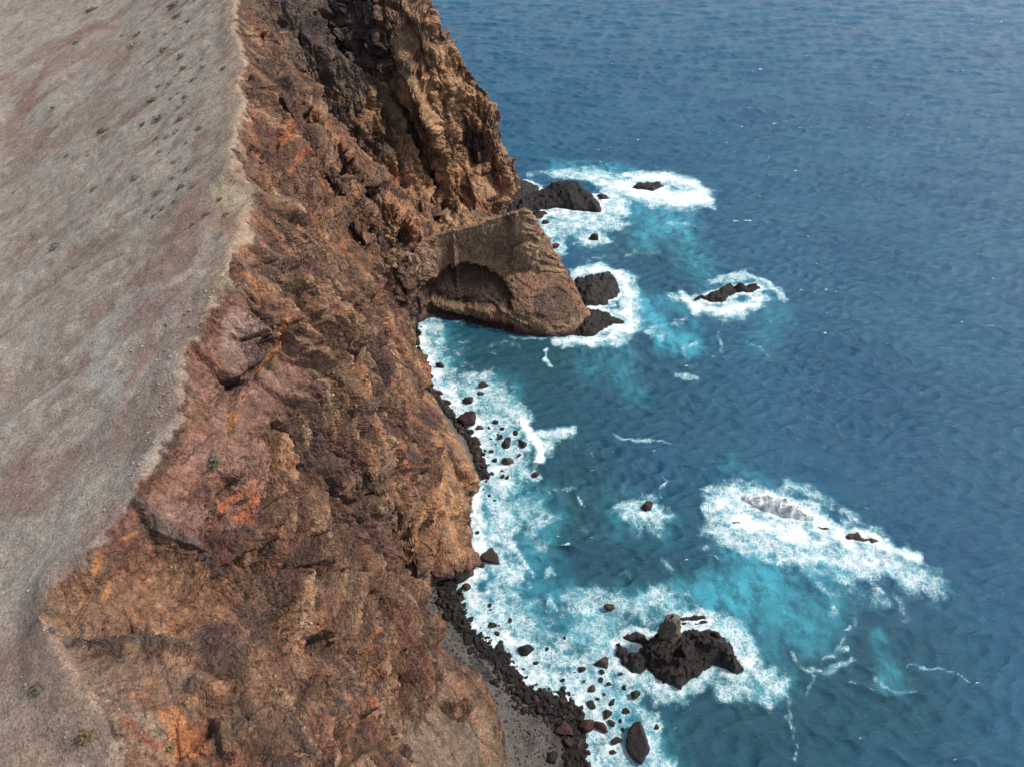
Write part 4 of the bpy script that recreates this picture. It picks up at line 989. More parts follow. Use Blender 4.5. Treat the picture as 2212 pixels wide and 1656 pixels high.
SHM = {'dark': leaf_mat('grey_green_shrub', (.12, .105, .075), (.19, .165, .125)), 'olive': leaf_mat('olive_shrub', (.11, .095, .035), (.17, .14, .05)), 'brown': leaf_mat('dry_brown_shrub', (.12, .075, .055), (.16, .10, .08)),
       'green': leaf_mat('green_shrub', (.075, .08, .045), (.12, .12, .065))}
SHB = {k: [mesh_np('shrub', *shrub_mesh(sd_ + 7 * j, 170), m, False) for j in range(3)] for sd_, (k, m) in enumerate(SHM.items())}
def shrub(px, py, w, kind, label, group=None):
    g = hit(px, py); r = w * depth_of(g) / FX / 2
    o = link('shrub', SHB[kind][int(RNG.integers(0, 3))]); z = ground(g[0], g[1])
    o.location = (g[0], g[1], z - .05 * r)
    o.scale = (r * RNG.uniform(1., 1.35), r * RNG.uniform(.7, 1.), r * RNG.uniform(.7, 1.)); o.rotation_euler = (0, -.3, RNG.uniform(-.4, 1.0))
    tag(o, label, 'shrub', group)
Z1 = .3651
lbD = ('dark grey green shrub in the band of scrub just left of the upper cliff edge', 'dark shrubs scattered along the upper cliff edge')
for x, y, w in [(1085, 410, 40), (975, 315, 60), (880, 375, 60), (1080, 360, 60), (1120, 145, 40), (1055, 110, 60), (1030, 40, 70), (1105, 10, 60), (1020, 590, 40), (1095, 585, 30), (1075, 730, 50), (1050, 750, 30), (1145, 475, 50), (885, 1245, 60), (935, 1155, 50),
                (1110, 1000, 50), (1155, 1130, 40), (1075, 1130, 60), (800, 1060, 50), (840, 1060, 30), (1040, 800, 35), (1180, 770, 40), (1200, 400, 30), (1010, 510, 40), (1040, 455, 25), (940, 520, 30), (1150, 650, 30), (1060, 650, 30), (850, 745, 40), (1125, 185, 20),
                (1185, 320, 25), (1145, 240, 25), (660, 1080, 40), (1040, 1220, 35), (970, 1245, 40), (915, 1290, 40), (1145, 1350, 50), (1020, 1050, 30), (1070, 340, 30), (1095, 350, 25), (1130, 395, 20), (1090, 520, 20), (1060, 565, 25), (1125, 690, 25), (945, 780, 20),
                (990, 830, 25), (960, 985, 20), (1030, 970, 30), (1000, 900, 20), (1110, 870, 25), (1040, 250, 25), (985, 215, 30), (1075, 185, 20), (1150, 15, 25), (945, 910, 25), (1060, 1015, 20), (1190, 345, 18), (1160, 380, 20), (1215, 830, 18), (930, 985, 25), (1095, 620, 20)]:
    sz_ = 'long' if w >= 50 else 'mid sized' if w >= 30 else 'tiny'; pos_ = 'at the top of the scrub band' if y < 280 else 'in the upper half of the scrub band' if y < 640 else 'in the lower half of the scrub band' if y < 960 else 'on the slope left of the yellow ledge'
    shrub(x * Z1, y * Z1, w * Z1 * 1.25, 'dark', sz_ + ' dark grey green shrub ' + pos_, sz_ + ' dark shrubs ' + pos_)
for x, y, w, kd, lb in [(790, 290, 70, 'dark', 'wide grey shrub beside the pale gully near the top of the slope'), (720, 210, 35, 'dark', 'small black looking shrub at the end of the pale gully'), (455, 275, 45, 'dark', 'dark shrub inside the reddish patch at the top left'),
                        (605, 780, 75, 'dark', 'large lone dark shrub on the bare slope left of the scrub band'), (945, 700, 100, 'dark', 'largest grey green shrub, long and flat, in the middle of the scrub band'), (905, 600, 85, 'olive', 'yellow olive shrub just above the largest grey green shrub'),
                        (815, 215, 50, 'olive', 'faint olive shrub above the wide grey shrub'), (930, 840, 40, 'brown', 'reddish brown shrub below the largest grey green shrub'), (560, 1140, 65, 'olive', 'olive shrub alone on the middle of the slope'), (1225, 1280, 60, 'olive', 'olive shrub near the cliff edge on the yellow ledge, lower left one'),
                        (1340, 1285, 55, 'dark', 'flat grey shrub nearest the tip of the yellow cliff edge ledge'), (1300, 1190, 45, 'olive', 'olive shrub near the cliff edge on the yellow ledge, upper one'), (340, 1480, 80, 'dark', 'large dark shrub furthest left on the middle of the slope'),
                        (540, 65, 65, 'dark', 'dark shrub close to the top edge of the slope'), (880, 1025, 35, 'brown', 'small red brown shrub beside a dark pair on the slope'), (85, 1155, 25, 'dark', 'tiny dark shrub at the left edge of the slope'), (1330, 425, 55, 'dark', 'flat dark shrub right on the tan cliff edge'),
                        (400, 930, 40, 'brown', 'faint brown shrub on the bare slope below the large lone dark shrub'), (530, 940, 30, 'brown', 'small brown shrub right below the large lone dark shrub')]:
    shrub(x * Z1, y * Z1, w * Z1, kd, lb)
Z5 = .3514
for x, y, w, kd, lb in [(310, 710, 70, 'dark', 'grey shrub on the notch of the cliff edge above the grey dyke'), (315, 800, 95, 'dark', 'wide grey shrub below the notch of the cliff edge'), (250, 1170, 110, 'green', 'largest dark green shrub at the bottom left of the slope'), (520, 1450, 140, 'olive', 'widest olive brown shrub at the bottom edge of the slope'),
                        (995, 340, 60, 'green', 'green tuft beside the upper grey dyke on the cliff shelf'), (690, 1000, 100, 'green', 'green patch of scrub just below the lower grey dyke'), (1435, 1430, 26, 'olive', 'tiny yellow green tuft on the dark crags at the bottom'), (1055, 1545, 90, 'olive', 'olive shrub on the orange patch at the bottom of the cliff'),
                        (900, 460, 60, 'green', 'faint green tuft on the tan shelf between the two grey dykes'), (1295, 178, 30, 'green', 'small green tuft on the pink shelf beside the orange ledge')]:
    shrub(x * Z5, y * Z5 + 1079.6, w * Z5, kd, lb)
for px, py, w, kd, lb in [(587, 820, 28, 'olive', 'olive tuft on the pink shelf below the raised slab'), (473, 1036, 48, 'green', 'largest green tuft on the pink shelf in the middle of the picture'), (501, 964, 18, 'olive', 'pale green tuft on the upper part of the pink shelf'), (454, 1142, 14, 'green', 'tiny green tuft at the lower end of the pink shelf'),
                          (432, 995, 16, 'dark', 'small grey tuft left of the largest green tuft on the pink shelf')]:
    shrub(px, py, w, kd, lb)
PST = [mesh_np('stone', *stone_shape(2, 400 + k, 8), M_PALE, False) for k in range(6)]
def stone(px, py, w, label, group=None):
    g = hit(px, py); r = w * depth_of(g) / FX / 2
    o = link('stone', PST[int(RNG.integers(0, 6))]); o.location = (g[0], g[1], ground(g[0], g[1]) + r * .15); o.scale = (r, r * .9, r * .8); o.rotation_euler = (RNG.uniform(-.5, .5), 0, RNG.uniform(0, 6))
    tag(o, label, 'stone', group)
for px, py, w, lb in [(119, 240, 15, 'single pale stone lying alone on the upper slope'), (225, 1102, 10, 'pale stone on the gravel slope near the dyke notch'), (193, 1089, 9, 'square grey stone on the gravel slope left of the dyke notch'), (436, 1212, 9, 'pale stone at the lower end of the upper grey dyke'),
                      (372, 1134, 14, 'pale pointed stone on the pink shelf above the upper grey dyke'), (233, 1516, 12, 'largest pale stone on the tan ground at the bottom left'), (525, 816, 9, 'white stone at the end of the orange ledge'), (488, 579, 9, 'pale stone at the very cliff edge above the red scarp')]:
    stone(px, py, w, lb)
grp = ('pale stone in the scatter along the cliff edge above the pink shelf', 'pale stones along the middle cliff edge'); rr_ = np.random.default_rng(9)
ln = [(470, 640), (440, 672), (425, 715), (395, 750), (385, 800), (380, 850), (360, 890), (345, 930), (320, 990), (295, 1040)]
n = 0
while n < 130:
    t = rr_.uniform(0, len(ln) - 1.001); i = int(t); u = t - i
    x = ln[i][0] * (1 - u) + ln[i + 1][0] * u - 2 - rr_.exponential(28 if t < 5 else 10); y = ln[i][1] * (1 - u) + ln[i + 1][1] * u + rr_.normal() * 8
    w_ = 3.5 + 8 * rr_.beta(1.2, 3.5); pos_ = 'near the red scarp at the top' if y < 720 else 'beside the raised pink slab' if y < 860 else 'above the long pink shelf'
    stone(x, y, w_, ('larger' if w_ > 6.5 else 'small') + ' pale stone strewn along the cliff edge ' + pos_, ('larger' if w_ > 6.5 else 'small') + ' pale stones along the cliff edge ' + pos_); n += 1
grp = ('pale stone in the scatter on the tan ground at the bottom left', 'pale stones at the bottom left')
for _ in range(90):
    x = rr_.uniform(20, 330); y = rr_.uniform(1420, 1650)
    if y > 1420 + (330 - x) * .15: stone(x, y, 3.5 + 7 * rr_.beta(1.2, 3.5), *grp)
# gravel: too many to count
gr_ = []
hv = np.where((wh > .7))[0]; pick = rr_.choice(hv, 11000)
for k in pick:
    a = p[k]; dd = math.sqrt(a[0] ** 2 + a[1] ** 2 + (CAM_H - a[2]) ** 2)
    gr_.append((a[0] + rr_.uniform(-.3, .3), a[1] + rr_.uniform(-.3, .3), a[2] + .02, (.045 + .2 * rr_.beta(1, 5)) * (dd / 110) ** .6))
o = link('slope_gravel', stones_mesh('slope_gravel', gr_, M_PALE, 2, 1)); tag(o, 'pale gravel strewn over the grey slope', kind='stuff')
gr_ = []
sv = np.where((wc > .7) & (nrm[:, 2] > .5) & (p[:, 2] > 4))[0]; pick = rr_.choice(sv, 3500)
for k in pick:
    a = p[k]; gr_.append((a[0] + rr_.uniform(-.2, .2), a[1] + rr_.uniform(-.2, .2), a[2] + .04, .06 + .3 * rr_.beta(1, 5)))
M_RUB = wet_rock('shelf_rubble_stone', (.14, .09, .065), (.2, .14, .11), (.26, .2, .16), .9)
o = link('shelf_rubble', stones_mesh('shelf_rubble', gr_, M_RUB, 3, 1)); tag(o, 'loose rubble on the ledges of the cliff', kind='stuff')

# broken rock clinging to the cliff and the headland
cv_ = np.where((wc > .6) & (p[:, 2] > 2.5) & (p[:, 1] < 335) & (smooth < .6))[0]; pick = rr_.choice(cv_, 13000)
gr_, gc_ = [], []
for k in pick:
    a = p[k]; dd = math.sqrt(a[0] ** 2 + a[1] ** 2 + (CAM_H - a[2]) ** 2); s_ = (.16 + .75 * rr_.beta(1, 4.5)) * (dd / 130) ** .6
    gr_.append((a[0], a[1], a[2] - s_ * .25, s_)); gc_.append(np.clip(col[k] * rr_.uniform(.6, 1.45), 0, .7))
o = link('broken_rock', stones_mesh('broken_rock', gr_, M_CLIFF, 4, 1, gc_)); tag(o, 'loose broken rock all over the cliff face', kind='stuff')

# ------------------------------------------------------------------ the sea
def axis(segs):
    out = [segs[0][0]]
    for a, b, d0, d1 in segs:
        x = a
        while x < b - 1e-6:
            u = (x - a) / (b - a); x += d0 + (d1 - d0) * u; out.append(min(x, b))
    return np.array(out)
neg = -axis([(150, 4000, 12, 500)])[::-1]
xs = np.concatenate([neg[:-1], axis([(-150, -45, 1.8, .6), (-45, 130, .6, .66), (130, 420, .66, 1.6), (420, 6000, 3, 600)])])
ysea = np.concatenate([-axis([(40, 3000, 10, 500)])[::-1][:-1] + 80 - 0, axis([(40, 240, .5, .6), (240, 800, .6, 2.2), (800, 9000, 4, 800)])]) if False else axis([(-2000, 40, 400, 10), (40, 240, .56, .68), (240, 800, .68, 2.2), (800, 12000, 4, 900)])
SX, SY = np.meshgrid(xs, ysea)
sp = np.stack([SX.ravel(), SY.ravel(), np.zeros(SX.size)], 1).astype(np.float32)
near = (sp[:, 0] > -60) & (sp[:, 0] < 430) & (sp[:, 1] > 38) & (sp[:, 1] < 810)
foam = np.zeros(len(sp), np.float32); aer = np.zeros(len(sp), np.float32); teal = np.zeros(len(sp), np.float32)
ni = np.where(near)[0]; q2 = sp[ni]
W1 = np.stack([fbm(q2 / 7, 3, 301), fbm(q2 / 7, 3, 302)], 1); W2 = np.stack([fbm(q2 / 2.5, 3, 303), fbm(q2 / 2.5, 3, 304)], 1)
def paint(arr, pl, r, k, soft=.9, wob=1.0, maxi=True):
    t = np.array([P(a, b)[:2] for a, b in pl], np.float32); c = P(*pl[len(pl) // 2]); sc = depth_of(c) / FX; R = r * sc
    dep = CAM_H / math.sqrt(c[1] ** 2 + CAM_H ** 2)
    lo = t.min(0) - R * 3 / dep - 3; hi = t.max(0) + R * 3 / dep + 3
    m = ((q2[:, :2] > lo) & (q2[:, :2] < hi)).all(1); j = np.where(m)[0]
    if not len(j): return
    a = q2[j, :2] + (W1[j] * 3.2 + W2[j] * 1.6) * min(1.6, max(R * .35, .55)) * wob
    d = seg_dist(a, t, dep)
    w = (1 - sstep(R * (1 - soft), R * (1 + soft * .6), d)) * k
    ii = ni[j]
    arr[ii] = np.maximum(arr[ii], w) if maxi else 1 - (1 - arr[ii]) * (1 - np.clip(w, 0, 1))
F_ = [ # polyline, radius px, density
    ([(905, 705), (905, 745), (930, 785), (945, 830), (985, 870), (1020, 910), (1050, 960), (1060, 1010)], 26, .95), ([(940, 700), (935, 740), (960, 800)], 26, .7), ([(985, 850), (1040, 830), (1070, 860), (1110, 900)], 40, .72), ([(1060, 900), (1100, 960), (1110, 1010)], 48, .72),
    ([(1000, 890), (1070, 940), (1090, 1000)], 34, .6), ([(1120, 910), (1150, 940), (1165, 965), (1165, 985)], 13, 1.3), ([(1160, 940), (1200, 935), (1235, 932)], 13, .85), ([(1150, 950), (1190, 965)], 16, .9), ([(1020, 1040), (1015, 1100), (1030, 1160), (1040, 1200), (1010, 1250)], 34, .95), ([(1080, 1030), (1080, 1100), (1085, 1160)], 50, .74),
    ([(1060, 1060), (1120, 1090), (1170, 1110)], 34, .6), ([(1020, 1260), (1040, 1320), (1080, 1370), (1130, 1420), (1170, 1470)], 30, .9), ([(1070, 1210), (1110, 1230), (1080, 1290)], 30, .75), ([(1100, 1170), (1130, 1210), (1150, 1240)], 9, .95), ([(1180, 1245), (1190, 1225), (1200, 1240)], 9, .9), ([(1080, 1290), (1120, 1360), (1180, 1420), (1240, 1440)], 42, .66),
    ([(1150, 1330), (1200, 1390), (1260, 1410)], 40, .52), ([(1190, 1310), (1185, 1285), (1200, 1310)], 6, .85), ([(1170, 1480), (1240, 1480), (1300, 1510), (1290, 1560)], 44, .8), ([(1290, 1560), (1330, 1600), (1300, 1650)], 44, .72), ([(1350, 1500), (1390, 1550), (1400, 1620), (1440, 1650)], 32, .7), ([(1250, 1300), (1310, 1310), (1380, 1310), (1430, 1290)], 36, .66),
    ([(1280, 1350), (1310, 1390), (1290, 1450)], 36, .72), ([(1230, 1290), (1260, 1330)], 28, .6), ([(1340, 1470), (1400, 1480), (1440, 1500), (1490, 1480), (1540, 1450)], 24, .72), ([(1560, 1350), (1610, 1400), (1650, 1450), (1670, 1480)], 26, .85), ([(1610, 1470), (1640, 1500), (1560, 1490)], 26, .68), ([(1480, 1310), (1550, 1330), (1600, 1370)], 20, .6), ([(1590, 1410), (1620, 1440)], 12, 1.0),
    # long reef
    ([(1560, 1090), (1640, 1080), (1720, 1100), (1800, 1150), (1880, 1190)], 40, .95), ([(1590, 1120), (1680, 1150), (1760, 1170)], 28, 1.04), ([(1740, 1120), (1790, 1150), (1850, 1165), (1940, 1190), (1980, 1203)], 17, 1.06), ([(1550, 1150), (1620, 1170), (1700, 1190), (1800, 1210), (1900, 1230), (1980, 1240)], 34, .8), ([(1530, 1090), (1560, 1150)], 22, .68), ([(1900, 1180), (1960, 1210), (2010, 1260)], 38, .66), ([(1700, 1050), (1760, 1065), (1790, 1090)], 22, .55), ([(1830, 1110), (1900, 1150)], 20, .5),
    ([(1780, 1230), (1850, 1270), (1900, 1290)], 26, .5), ([(1640, 1060), (1600, 1050)], 20, .55), ([(1960, 1270), (1940, 1320)], 26, .35), ([(1740, 1230), (1800, 1280)], 18, .5),
    ([(1345, 1090), (1400, 1085), (1430, 1110), (1400, 1130), (1360, 1115)], 26, .72), ([(1375, 1110), (1400, 1115)], 12, 1.0), ([(1395, 1140), (1420, 1150)], 16, .5),
    # far rocks
    ([(1340, 400), (1400, 420), (1470, 430), (1520, 425)], 24, 1.08), ([(1360, 385), (1440, 385), (1500, 400)], 15, 1.0), ([(1290, 380), (1320, 400), (1310, 440), (1340, 450)], 24, .9), ([(1200, 375), (1260, 380), (1310, 400)], 12, .8), ([(1140, 378), (1200, 370), (1270, 365)], 8, .6), ([(1290, 450), (1330, 480), (1260, 490), (1190, 490)], 22, .75), ([(1160, 480), (1200, 510), (1210, 540)], 20, .75), ([(1260, 520), (1300, 515)], 18, .8), ([(1190, 460), (1280, 475)], 12, .9),
    ([(1245, 590), (1300, 580), (1345, 600), (1360, 640), (1345, 680), (1360, 705)], 17, 1.0), ([(1360, 600), (1375, 650), (1370, 700)], 18, .7), ([(1280, 665), (1330, 675)], 8, 1.1), ([(1200, 737), (1280, 738), (1350, 715)], 12, 1.0), ([(1290, 740), (1340, 730)], 18, .7), ([(1100, 728), (1180, 733)], 5, .6),
    ([(1480, 645), (1500, 665), (1560, 670), (1620, 660), (1640, 640)], 17, 1.0), ([(1500, 660), (1560, 675), (1600, 670)], 24, .7), ([(1540, 610), (1610, 595), (1660, 615), (1690, 640)], 12, .75), ([(1440, 640), (1480, 650)], 12, .6),
    # filaments
    ([(1180, 755), (1175, 775), (1192, 790)], 5, .95), ([(1325, 935), (1345, 945), (1400, 950), (1450, 955)], 4, .72), ([(1430, 1020), (1440, 1040), (1425, 1055), (1435, 1075)], 4, .7), ([(1460, 810), (1500, 815)], 10, .65), ([(1480, 740), (1475, 765)], 8, .55), ([(1490, 750), (1505, 740)], 5, .8), ([(1700, 1545), (1715, 1570), (1722, 1600), (1715, 1640)], 5, .8), ([(1710, 1410), (1740, 1440), (1760, 1460), (1740, 1500)], 7, .62), ([(1780, 1420), (1830, 1400)], 8, .7), ([(1730, 1440), (1790, 1450), (1840, 1420)], 8, .68), ([(1890, 1470), (1930, 1500), (1970, 1490)], 8, .65),
    ([(1960, 1440), (2000, 1435), (2060, 1445), (2090, 1470)], 4, .72), ([(1700, 1490), (1710, 1560)], 8, .5), ([(1820, 1390), (1830, 1350)], 5, .6), ([(1340, 1235), (1360, 1240)], 8, .65), ([(1430, 1210), (1450, 1235)], 9, .7), ([(1330, 690), (1420, 720)], 20, .5), ([(1450, 700), (1480, 690)], 10, .55), ([(1610, 740), (1640, 750), (1660, 770)], 6, .6), ([(1550, 720), (1560, 760)], 6, .55), ([(1260, 560), (1330, 555)], 10, .4), ([(1350, 550), (1420, 545)], 10, .4), ([(1440, 480), (1520, 490)], 10, .45), ([(1270, 960), (1290, 1010)], 6, .45), ([(1190, 1060), (1240, 1055)], 8, .5), ([(1250, 1075), (1262, 1090)], 4, .9), ([(1040, 760), (1110, 740)], 20, .25), ([(1000, 740), (1000, 790)], 24, .35),
    ([(1140, 1130), (1160, 1180)], 20, .5), ([(1200, 1330), (1260, 1360)], 30, .42), ([(1440, 1290), (1500, 1300)], 20, .45), ([(1220, 1110), (1280, 1160)], 10, .3), ([(1790, 1330), (1810, 1280)], 14, .4), ([(1850, 1360), (1840, 1330)], 10, .4),
]
for pl, r, k in F_: paint(foam, pl, r * (1.12 if r > 10 else .9), k * (.94 if r > 10 else .8))
for x, y, r in BS:
    if r > .5 and x > -40:
        j = np.where((np.abs(q2[:, 0] - x) < 3 * r + 2) & (np.abs(q2[:, 1] - y) < 3 * r + 2))[0]
        d = np.hypot(q2[j, 0] - x, q2[j, 1] - y) + W2[j, 0] * r * .6
        foam[ni[j]] = np.maximum(foam[ni[j]], (1 - sstep(r * .9, r * 2.0, d)) * .78)
for ol in ISL:
    o_ = np.array(ol, np.float32); lo = o_.min(0) - 5; hi = o_.max(0) + 5
    j = np.where(((q2[:, :2] > lo) & (q2[:, :2] < hi)).all(1))[0]
    d = seg_dist(q2[j, :2] + W2[j] * 1.6, np.vstack([o_, o_[:1]]))
    foam[ni[j]] = np.maximum(foam[ni[j]], (1 - sstep(.8, 3.4, d)) * .85)
vis = np.where(q2[:, 0] < 60)[0]
dsh = seg_dist(q2[vis, :2] + W2[vis] * 1.2, shore_np)
foam[ni[vis]] = np.maximum(foam[ni[vis]], (1 - sstep(.5, 2.6, dsh)) * np.where((q2[vis, 1] > 200) & (q2[vis, 1] < 232) & (q2[vis, 0] > -30), .35, .9))
for pl, r, k in [([(1370, 640), (1400, 680), (1430, 720), (1480, 745)], 26, 1.0), ([(1410, 660), (1420, 700)], 30, .8), ([(1430, 735), (1500, 745)], 22, .9), ([(1450, 650), (1500, 700)], 20, .4), ([(1600, 1200), (1640, 1240), (1600, 1280), (1560, 1290)], 55, .85), ([(1640, 1220), (1690, 1280), (1720, 1330)], 55, .75), ([(1760, 1220), (1800, 1250)], 40, .7),
                 ([(1790, 1230), (1790, 1330), (1780, 1380)], 40, .45), ([(1900, 1380), (1930, 1460), (1920, 1490)], 24, .6), ([(1500, 1290), (1600, 1320), (1700, 1370)], 50, .45), ([(1390, 380), (1300, 370), (1200, 365)], 18, .7), ([(1400, 470), (1470, 500), (1500, 560)], 40, .45), ([(1380, 520), (1460, 480)], 22, .6), ([(1270, 780), (1330, 800)], 40, .3), ([(1350, 760), (1370, 850)], 30, .35),
                 ([(1260, 1320), (1300, 1380), (1260, 1420)], 50, .8), ([(1360, 1290), (1440, 1310)], 40, .6), ([(1300, 1460), (1350, 1560), (1400, 1620)], 60, .65), ([(1180, 1100), (1150, 1200), (1180, 1260)], 50, .5), ([(1100, 1250), (1150, 1330)], 60, .55), ([(1080, 850), (1040, 870)], 50, .5), ([(1070, 960), (1100, 1080), (1060, 1150)], 60, .6), ([(1620, 1420), (1660, 1460)], 50, .6), ([(1480, 1310), (1600, 1350)], 40, .5),
                 ([(1580, 1000), (1900, 1230)], 30, .35), ([(1350, 1110), (1420, 1120)], 50, .4), ([(1540, 620), (1640, 640)], 40, .4), ([(950, 730), (960, 790)], 36, .5), ([(1000, 1050), (1010, 1150)], 40, .6), ([(1190, 480), (1280, 490)], 40, .5), ([(1340, 430), (1460, 440)], 50, .6), ([(1690, 670), (1640, 740)], 30, .25)]:
    paint(aer, pl, r, k, soft=1.0, maxi=False)
for pl, r, k in [([(1000, 760), (1120, 780), (1220, 760)], 80, .9), ([(1100, 850), (1200, 900), (1250, 1000)], 120, .7), ([(1150, 1080), (1250, 1150), (1300, 1250)], 140, .7), ([(1400, 800), (1500, 900)], 120, .35), ([(1500, 1400), (1700, 1400), (1850, 1450)], 180, .6), ([(1200, 1500), (1400, 1600), (1700, 1600)], 160, .7), ([(1450, 1150), (1450, 1230)], 120, .5), ([(1250, 650), (1350, 850)], 90, .4), ([(2000, 1400), (2000, 1600)], 160, .35), ([(1300, 480), (1450, 560)], 90, .5)]:
    paint(teal, pl, r, k, soft=1.0, maxi=False)
aer = np.maximum(aer * .85, sstep(.2, 1.1, foam) * .5)
# waves: a wind sea of many crossing trains, damped in the lee of the headland and by the mesh where it coarsens
calm = np.ones(len(sp), np.float32)
lee = (1 - sstep(10, 34, np.hypot(sp[:, 0] + 2, (sp[:, 1] - 205) * .8))); calm -= .3 * lee
calm *= 1 - .3 * np.clip(foam, 0, 1)
dx = np.interp(sp[:, 0], xs, np.gradient(xs)); dy = np.interp(sp[:, 1], ysea, np.gradient(ysea)); cell = np.maximum(dx, dy)
rw = np.random.default_rng(4); base = math.radians(-97)
pw = sp.copy(); wx = np.zeros(len(sp), np.float32); 
warpw = vnoise(sp / 40, 401) * 4 + vnoise(sp / 13, 402) * 1.3
hz = np.zeros(len(sp), np.float32); hx = np.zeros(len(sp), np.float32); hy = np.zeros(len(sp), np.float32)
for k in range(46):
    L = 1.9 * (1.055 ** k) * rw.uniform(.92, 1.08); th = base + rw.normal() * (.6 if L < 9 else .25); A = (.026 if L < 5 else .019 if L < 9 else .010) * L ** .75 * rw.uniform(.6, 1.2)
    kx, ky = math.cos(th) * 2 * math.pi / L, math.sin(th) * 2 * math.pi / L
    ph = sp[:, 0] * kx + sp[:, 1] * ky + warpw * (1.5 if L < 8 else .8) * (2 * math.pi / L) * .8 + rw.uniform(0, 6.28)
    m = 1 - sstep(L / 5, L / 2.6, cell)
    c, s_ = np.cos(ph), np.sin(ph)
    hz += A * m * c; hx -= A * m * s_ * math.cos(th) * .8; hy -= A * m * s_ * math.sin(th) * .8
gust = .8 + .45 * sstep(-.4, .4, fbm(sp / 55, 2, 410))
hz *= calm * gust; hx *= calm * gust; hy *= calm * gust
froth = np.zeros(len(sp), np.float32); froth[ni] = (fbm(q2 / 1.3, 3, 420) * .5 + .3) * np.clip(foam[ni], 0, 1.2)
sp[:, 2] = hz + froth * .7; sp[:, 0] += hx; sp[:, 1] += hy
cap = np.zeros(len(sp), np.float32)
cap[ni] = sstep(.66, .84, (hz / .5)[ni] * .35 + fbm(np.stack([q2[:, 0] / 3.2, q2[:, 1] / 1.8, q2[:, 2]], 1), 3, 430) * .75 + fbm(q2 / 30, 2, 431) * .3)
foam = np.maximum(foam, cap * .8)
ixs = np.arange(len(sp)).reshape(SX.shape)
qs = np.stack([ixs[:-1, :-1], ixs[:-1, 1:], ixs[1:, 1:], ixs[1:, :-1]], -1).reshape(-1, 4)
lz = zat(SX.ravel(), SY.ravel()); inside = (SX.ravel() > TX0) & (SX.ravel() < 85) & (SY.ravel() > 0) & (SY.ravel() < 600)
deepin = (lz > 6) & inside
qs = qs[~deepin[qs].all(1)]
used, inv = np.unique(qs, return_inverse=True)
N = NT('sea_water')
pos = N.n('ShaderNodeNewGeometry').outputs['Position']
A = lambda nm: N.n('ShaderNodeAttribute', attribute_name=nm).outputs['Fac']
fo, ae, te = A('foam'), A('aer'), A('teal')
nb = N.noise(pos, .02, 3, .5)
deep = N.mix(N.ramp(nb, .35, .65), (.004, .062, .130), (.007, .080, .146))
deep = N.mix(N.ramp(N.noise(pos, .35, 4, .6), .42, .66, 0., .35), deep, (.013, .080, .135))
tl = N.mix(te, deep, (.008, .055, .072))
wv = N.n('ShaderNodeVectorMath', {0: N.n('ShaderNodeTexNoise', {'Vector': pos, 'Scale': .45, 'Detail': 6, 'Roughness': .68}).outputs['Color'], 1: (.5, .5, .5)}, operation='SUBTRACT').outputs[0]
wv = N.n('ShaderNodeVectorMath', {0: wv}, operation='SCALE'); wv.inputs['Scale'].default_value = 4.2
wp = N.n('ShaderNodeVectorMath', {0: pos, 1: wv.outputs[0]}, operation='ADD').outputs[0]
tn = N.math('MULTIPLY', ae, N.ramp(N.noise(N.n('ShaderNodeVectorMath', {0: wp, 1: (1.4, .6, 1)}, operation='MULTIPLY').outputs[0], .16, 7, .68), .34, .62, .25, 1.25), clamp=True)
tq = N.mix(tn, tl, (.05, .33, .42))
flat = N.n('ShaderNodeVectorMath', {0: wp, 1: (1, 1, 0)}, operation='MULTIPLY').outputs[0]
def lace(sc, w0, w1):
    e = N.n('ShaderNodeTexVoronoi', {'Vector': flat, 'Scale': sc, 'Randomness': 1.0}, feature='DISTANCE_TO_EDGE').outputs['Distance']
    return N.ramp(e, 0., N.math('ADD', N.math('MULTIPLY', fo, w1), w0), 1., 0.)
nz1 = N.noise(wp, .8, 7, .72); nz2 = N.noise(wp, .22, 4, .6); nz3 = N.noise(pos, 2.6, 5, .75)
ln_ = N.math('MAXIMUM', N.math('MULTIPLY', lace(1.1, .03, .10), .6), N.math('MAXIMUM', lace(.55, .02, .10), N.math('MULTIPLY', lace(.24, .01, .05), .9)))
gate = N.ramp(N.math('ADD', fo, N.math('ADD', N.math('MULTIPLY', nz2, 1.7), N.math('MULTIPLY', nz1, .8))), 1.55, 2.0)
lacem = N.math('MULTIPLY', N.math('MULTIPLY', ln_, gate), N.ramp(nz3, .25, .6, .35, 1.))
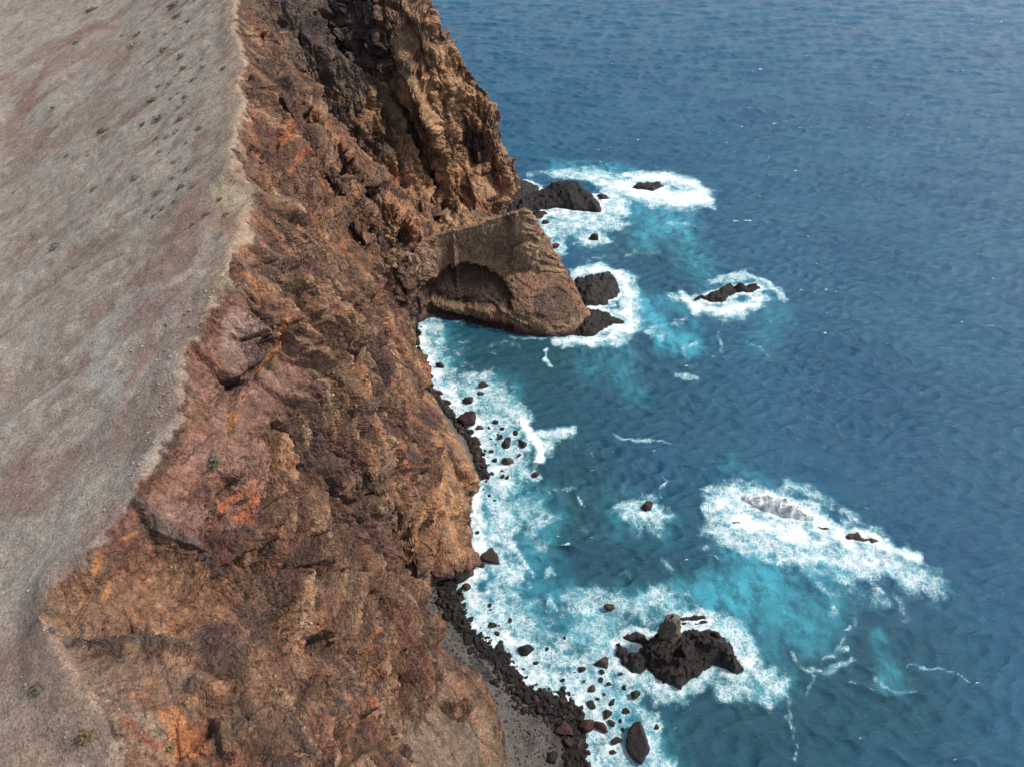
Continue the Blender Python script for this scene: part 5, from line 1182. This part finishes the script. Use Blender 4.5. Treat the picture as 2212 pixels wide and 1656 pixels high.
dsum = N.math('ADD', N.math('ADD', N.math('MULTIPLY', nz1, .72), N.math('MULTIPLY', nz2, .85)), N.math('ADD', N.math('MULTIPLY', fo, .66), N.math('MULTIPLY', nz3, .16)))
dif = N.math('SUBTRACT', dsum, 1.36)
dense = N.ramp(dif, -.06, .18)
mask = N.math('MAXIMUM', N.math('MULTIPLY', lacem, .92), dense)
mask = N.math('MULTIPLY', mask, N.ramp(fo, .03, .2))
halo = N.math('MULTIPLY', N.ramp(dif, -.42, .03), N.ramp(fo, .05, .5, 0., .6))
c = N.mix(halo, tq, (.16, .42, .46))
N.lk(c, N.b.inputs['Base Color'])
N.b.inputs['IOR'].default_value = 1.33
N.b.inputs['Roughness'].default_value = .16
b1 = N.noise(N.n('ShaderNodeVectorMath', {0: pos, 1: (.75, 1.5, 1)}, operation='MULTIPLY').outputs[0], 1.5, 6, .72)
b0 = N.noise(N.n('ShaderNodeVectorMath', {0: pos, 1: (.6, 1.5, 1)}, operation='MULTIPLY').outputs[0], .38, 5, .7)
b1 = N.math('ADD', N.math('MULTIPLY', b0, 1.5), N.math('MULTIPLY', b1, .7))
bp = N.n('ShaderNodeBump', {'Height': b1, 'Strength': 1.0, 'Distance': .5}); N.lk(bp.outputs[0], N.b.inputs['Normal'])
fb = N.n('ShaderNodeBsdfDiffuse', {'Color': (.80, .85, .86, 1)})
b2 = N.n('ShaderNodeBump', {'Height': N.math('ADD', nz1, N.math('MULTIPLY', mask, .4)), 'Strength': .7, 'Distance': .5}); N.lk(b2.outputs[0], fb.inputs['Normal'])
ms = N.n('ShaderNodeMixShader'); N.lk(mask, ms.inputs[0]); N.lk(N.b.outputs[0], ms.inputs[1]); N.lk(fb.outputs[0], ms.inputs[2])
N.lk(ms.outputs[0], N.t.nodes['Material Output'].inputs[0])
me = mesh_np('sea', sp[used], inv.reshape(qs.shape), N.m, True, attrs={'foam': foam[used], 'aer': aer[used], 'teal': teal[used]})
o = link('sea', me); tag(o, 'deep blue sea with white surf and turquoise patches round the rocks', kind='structure')
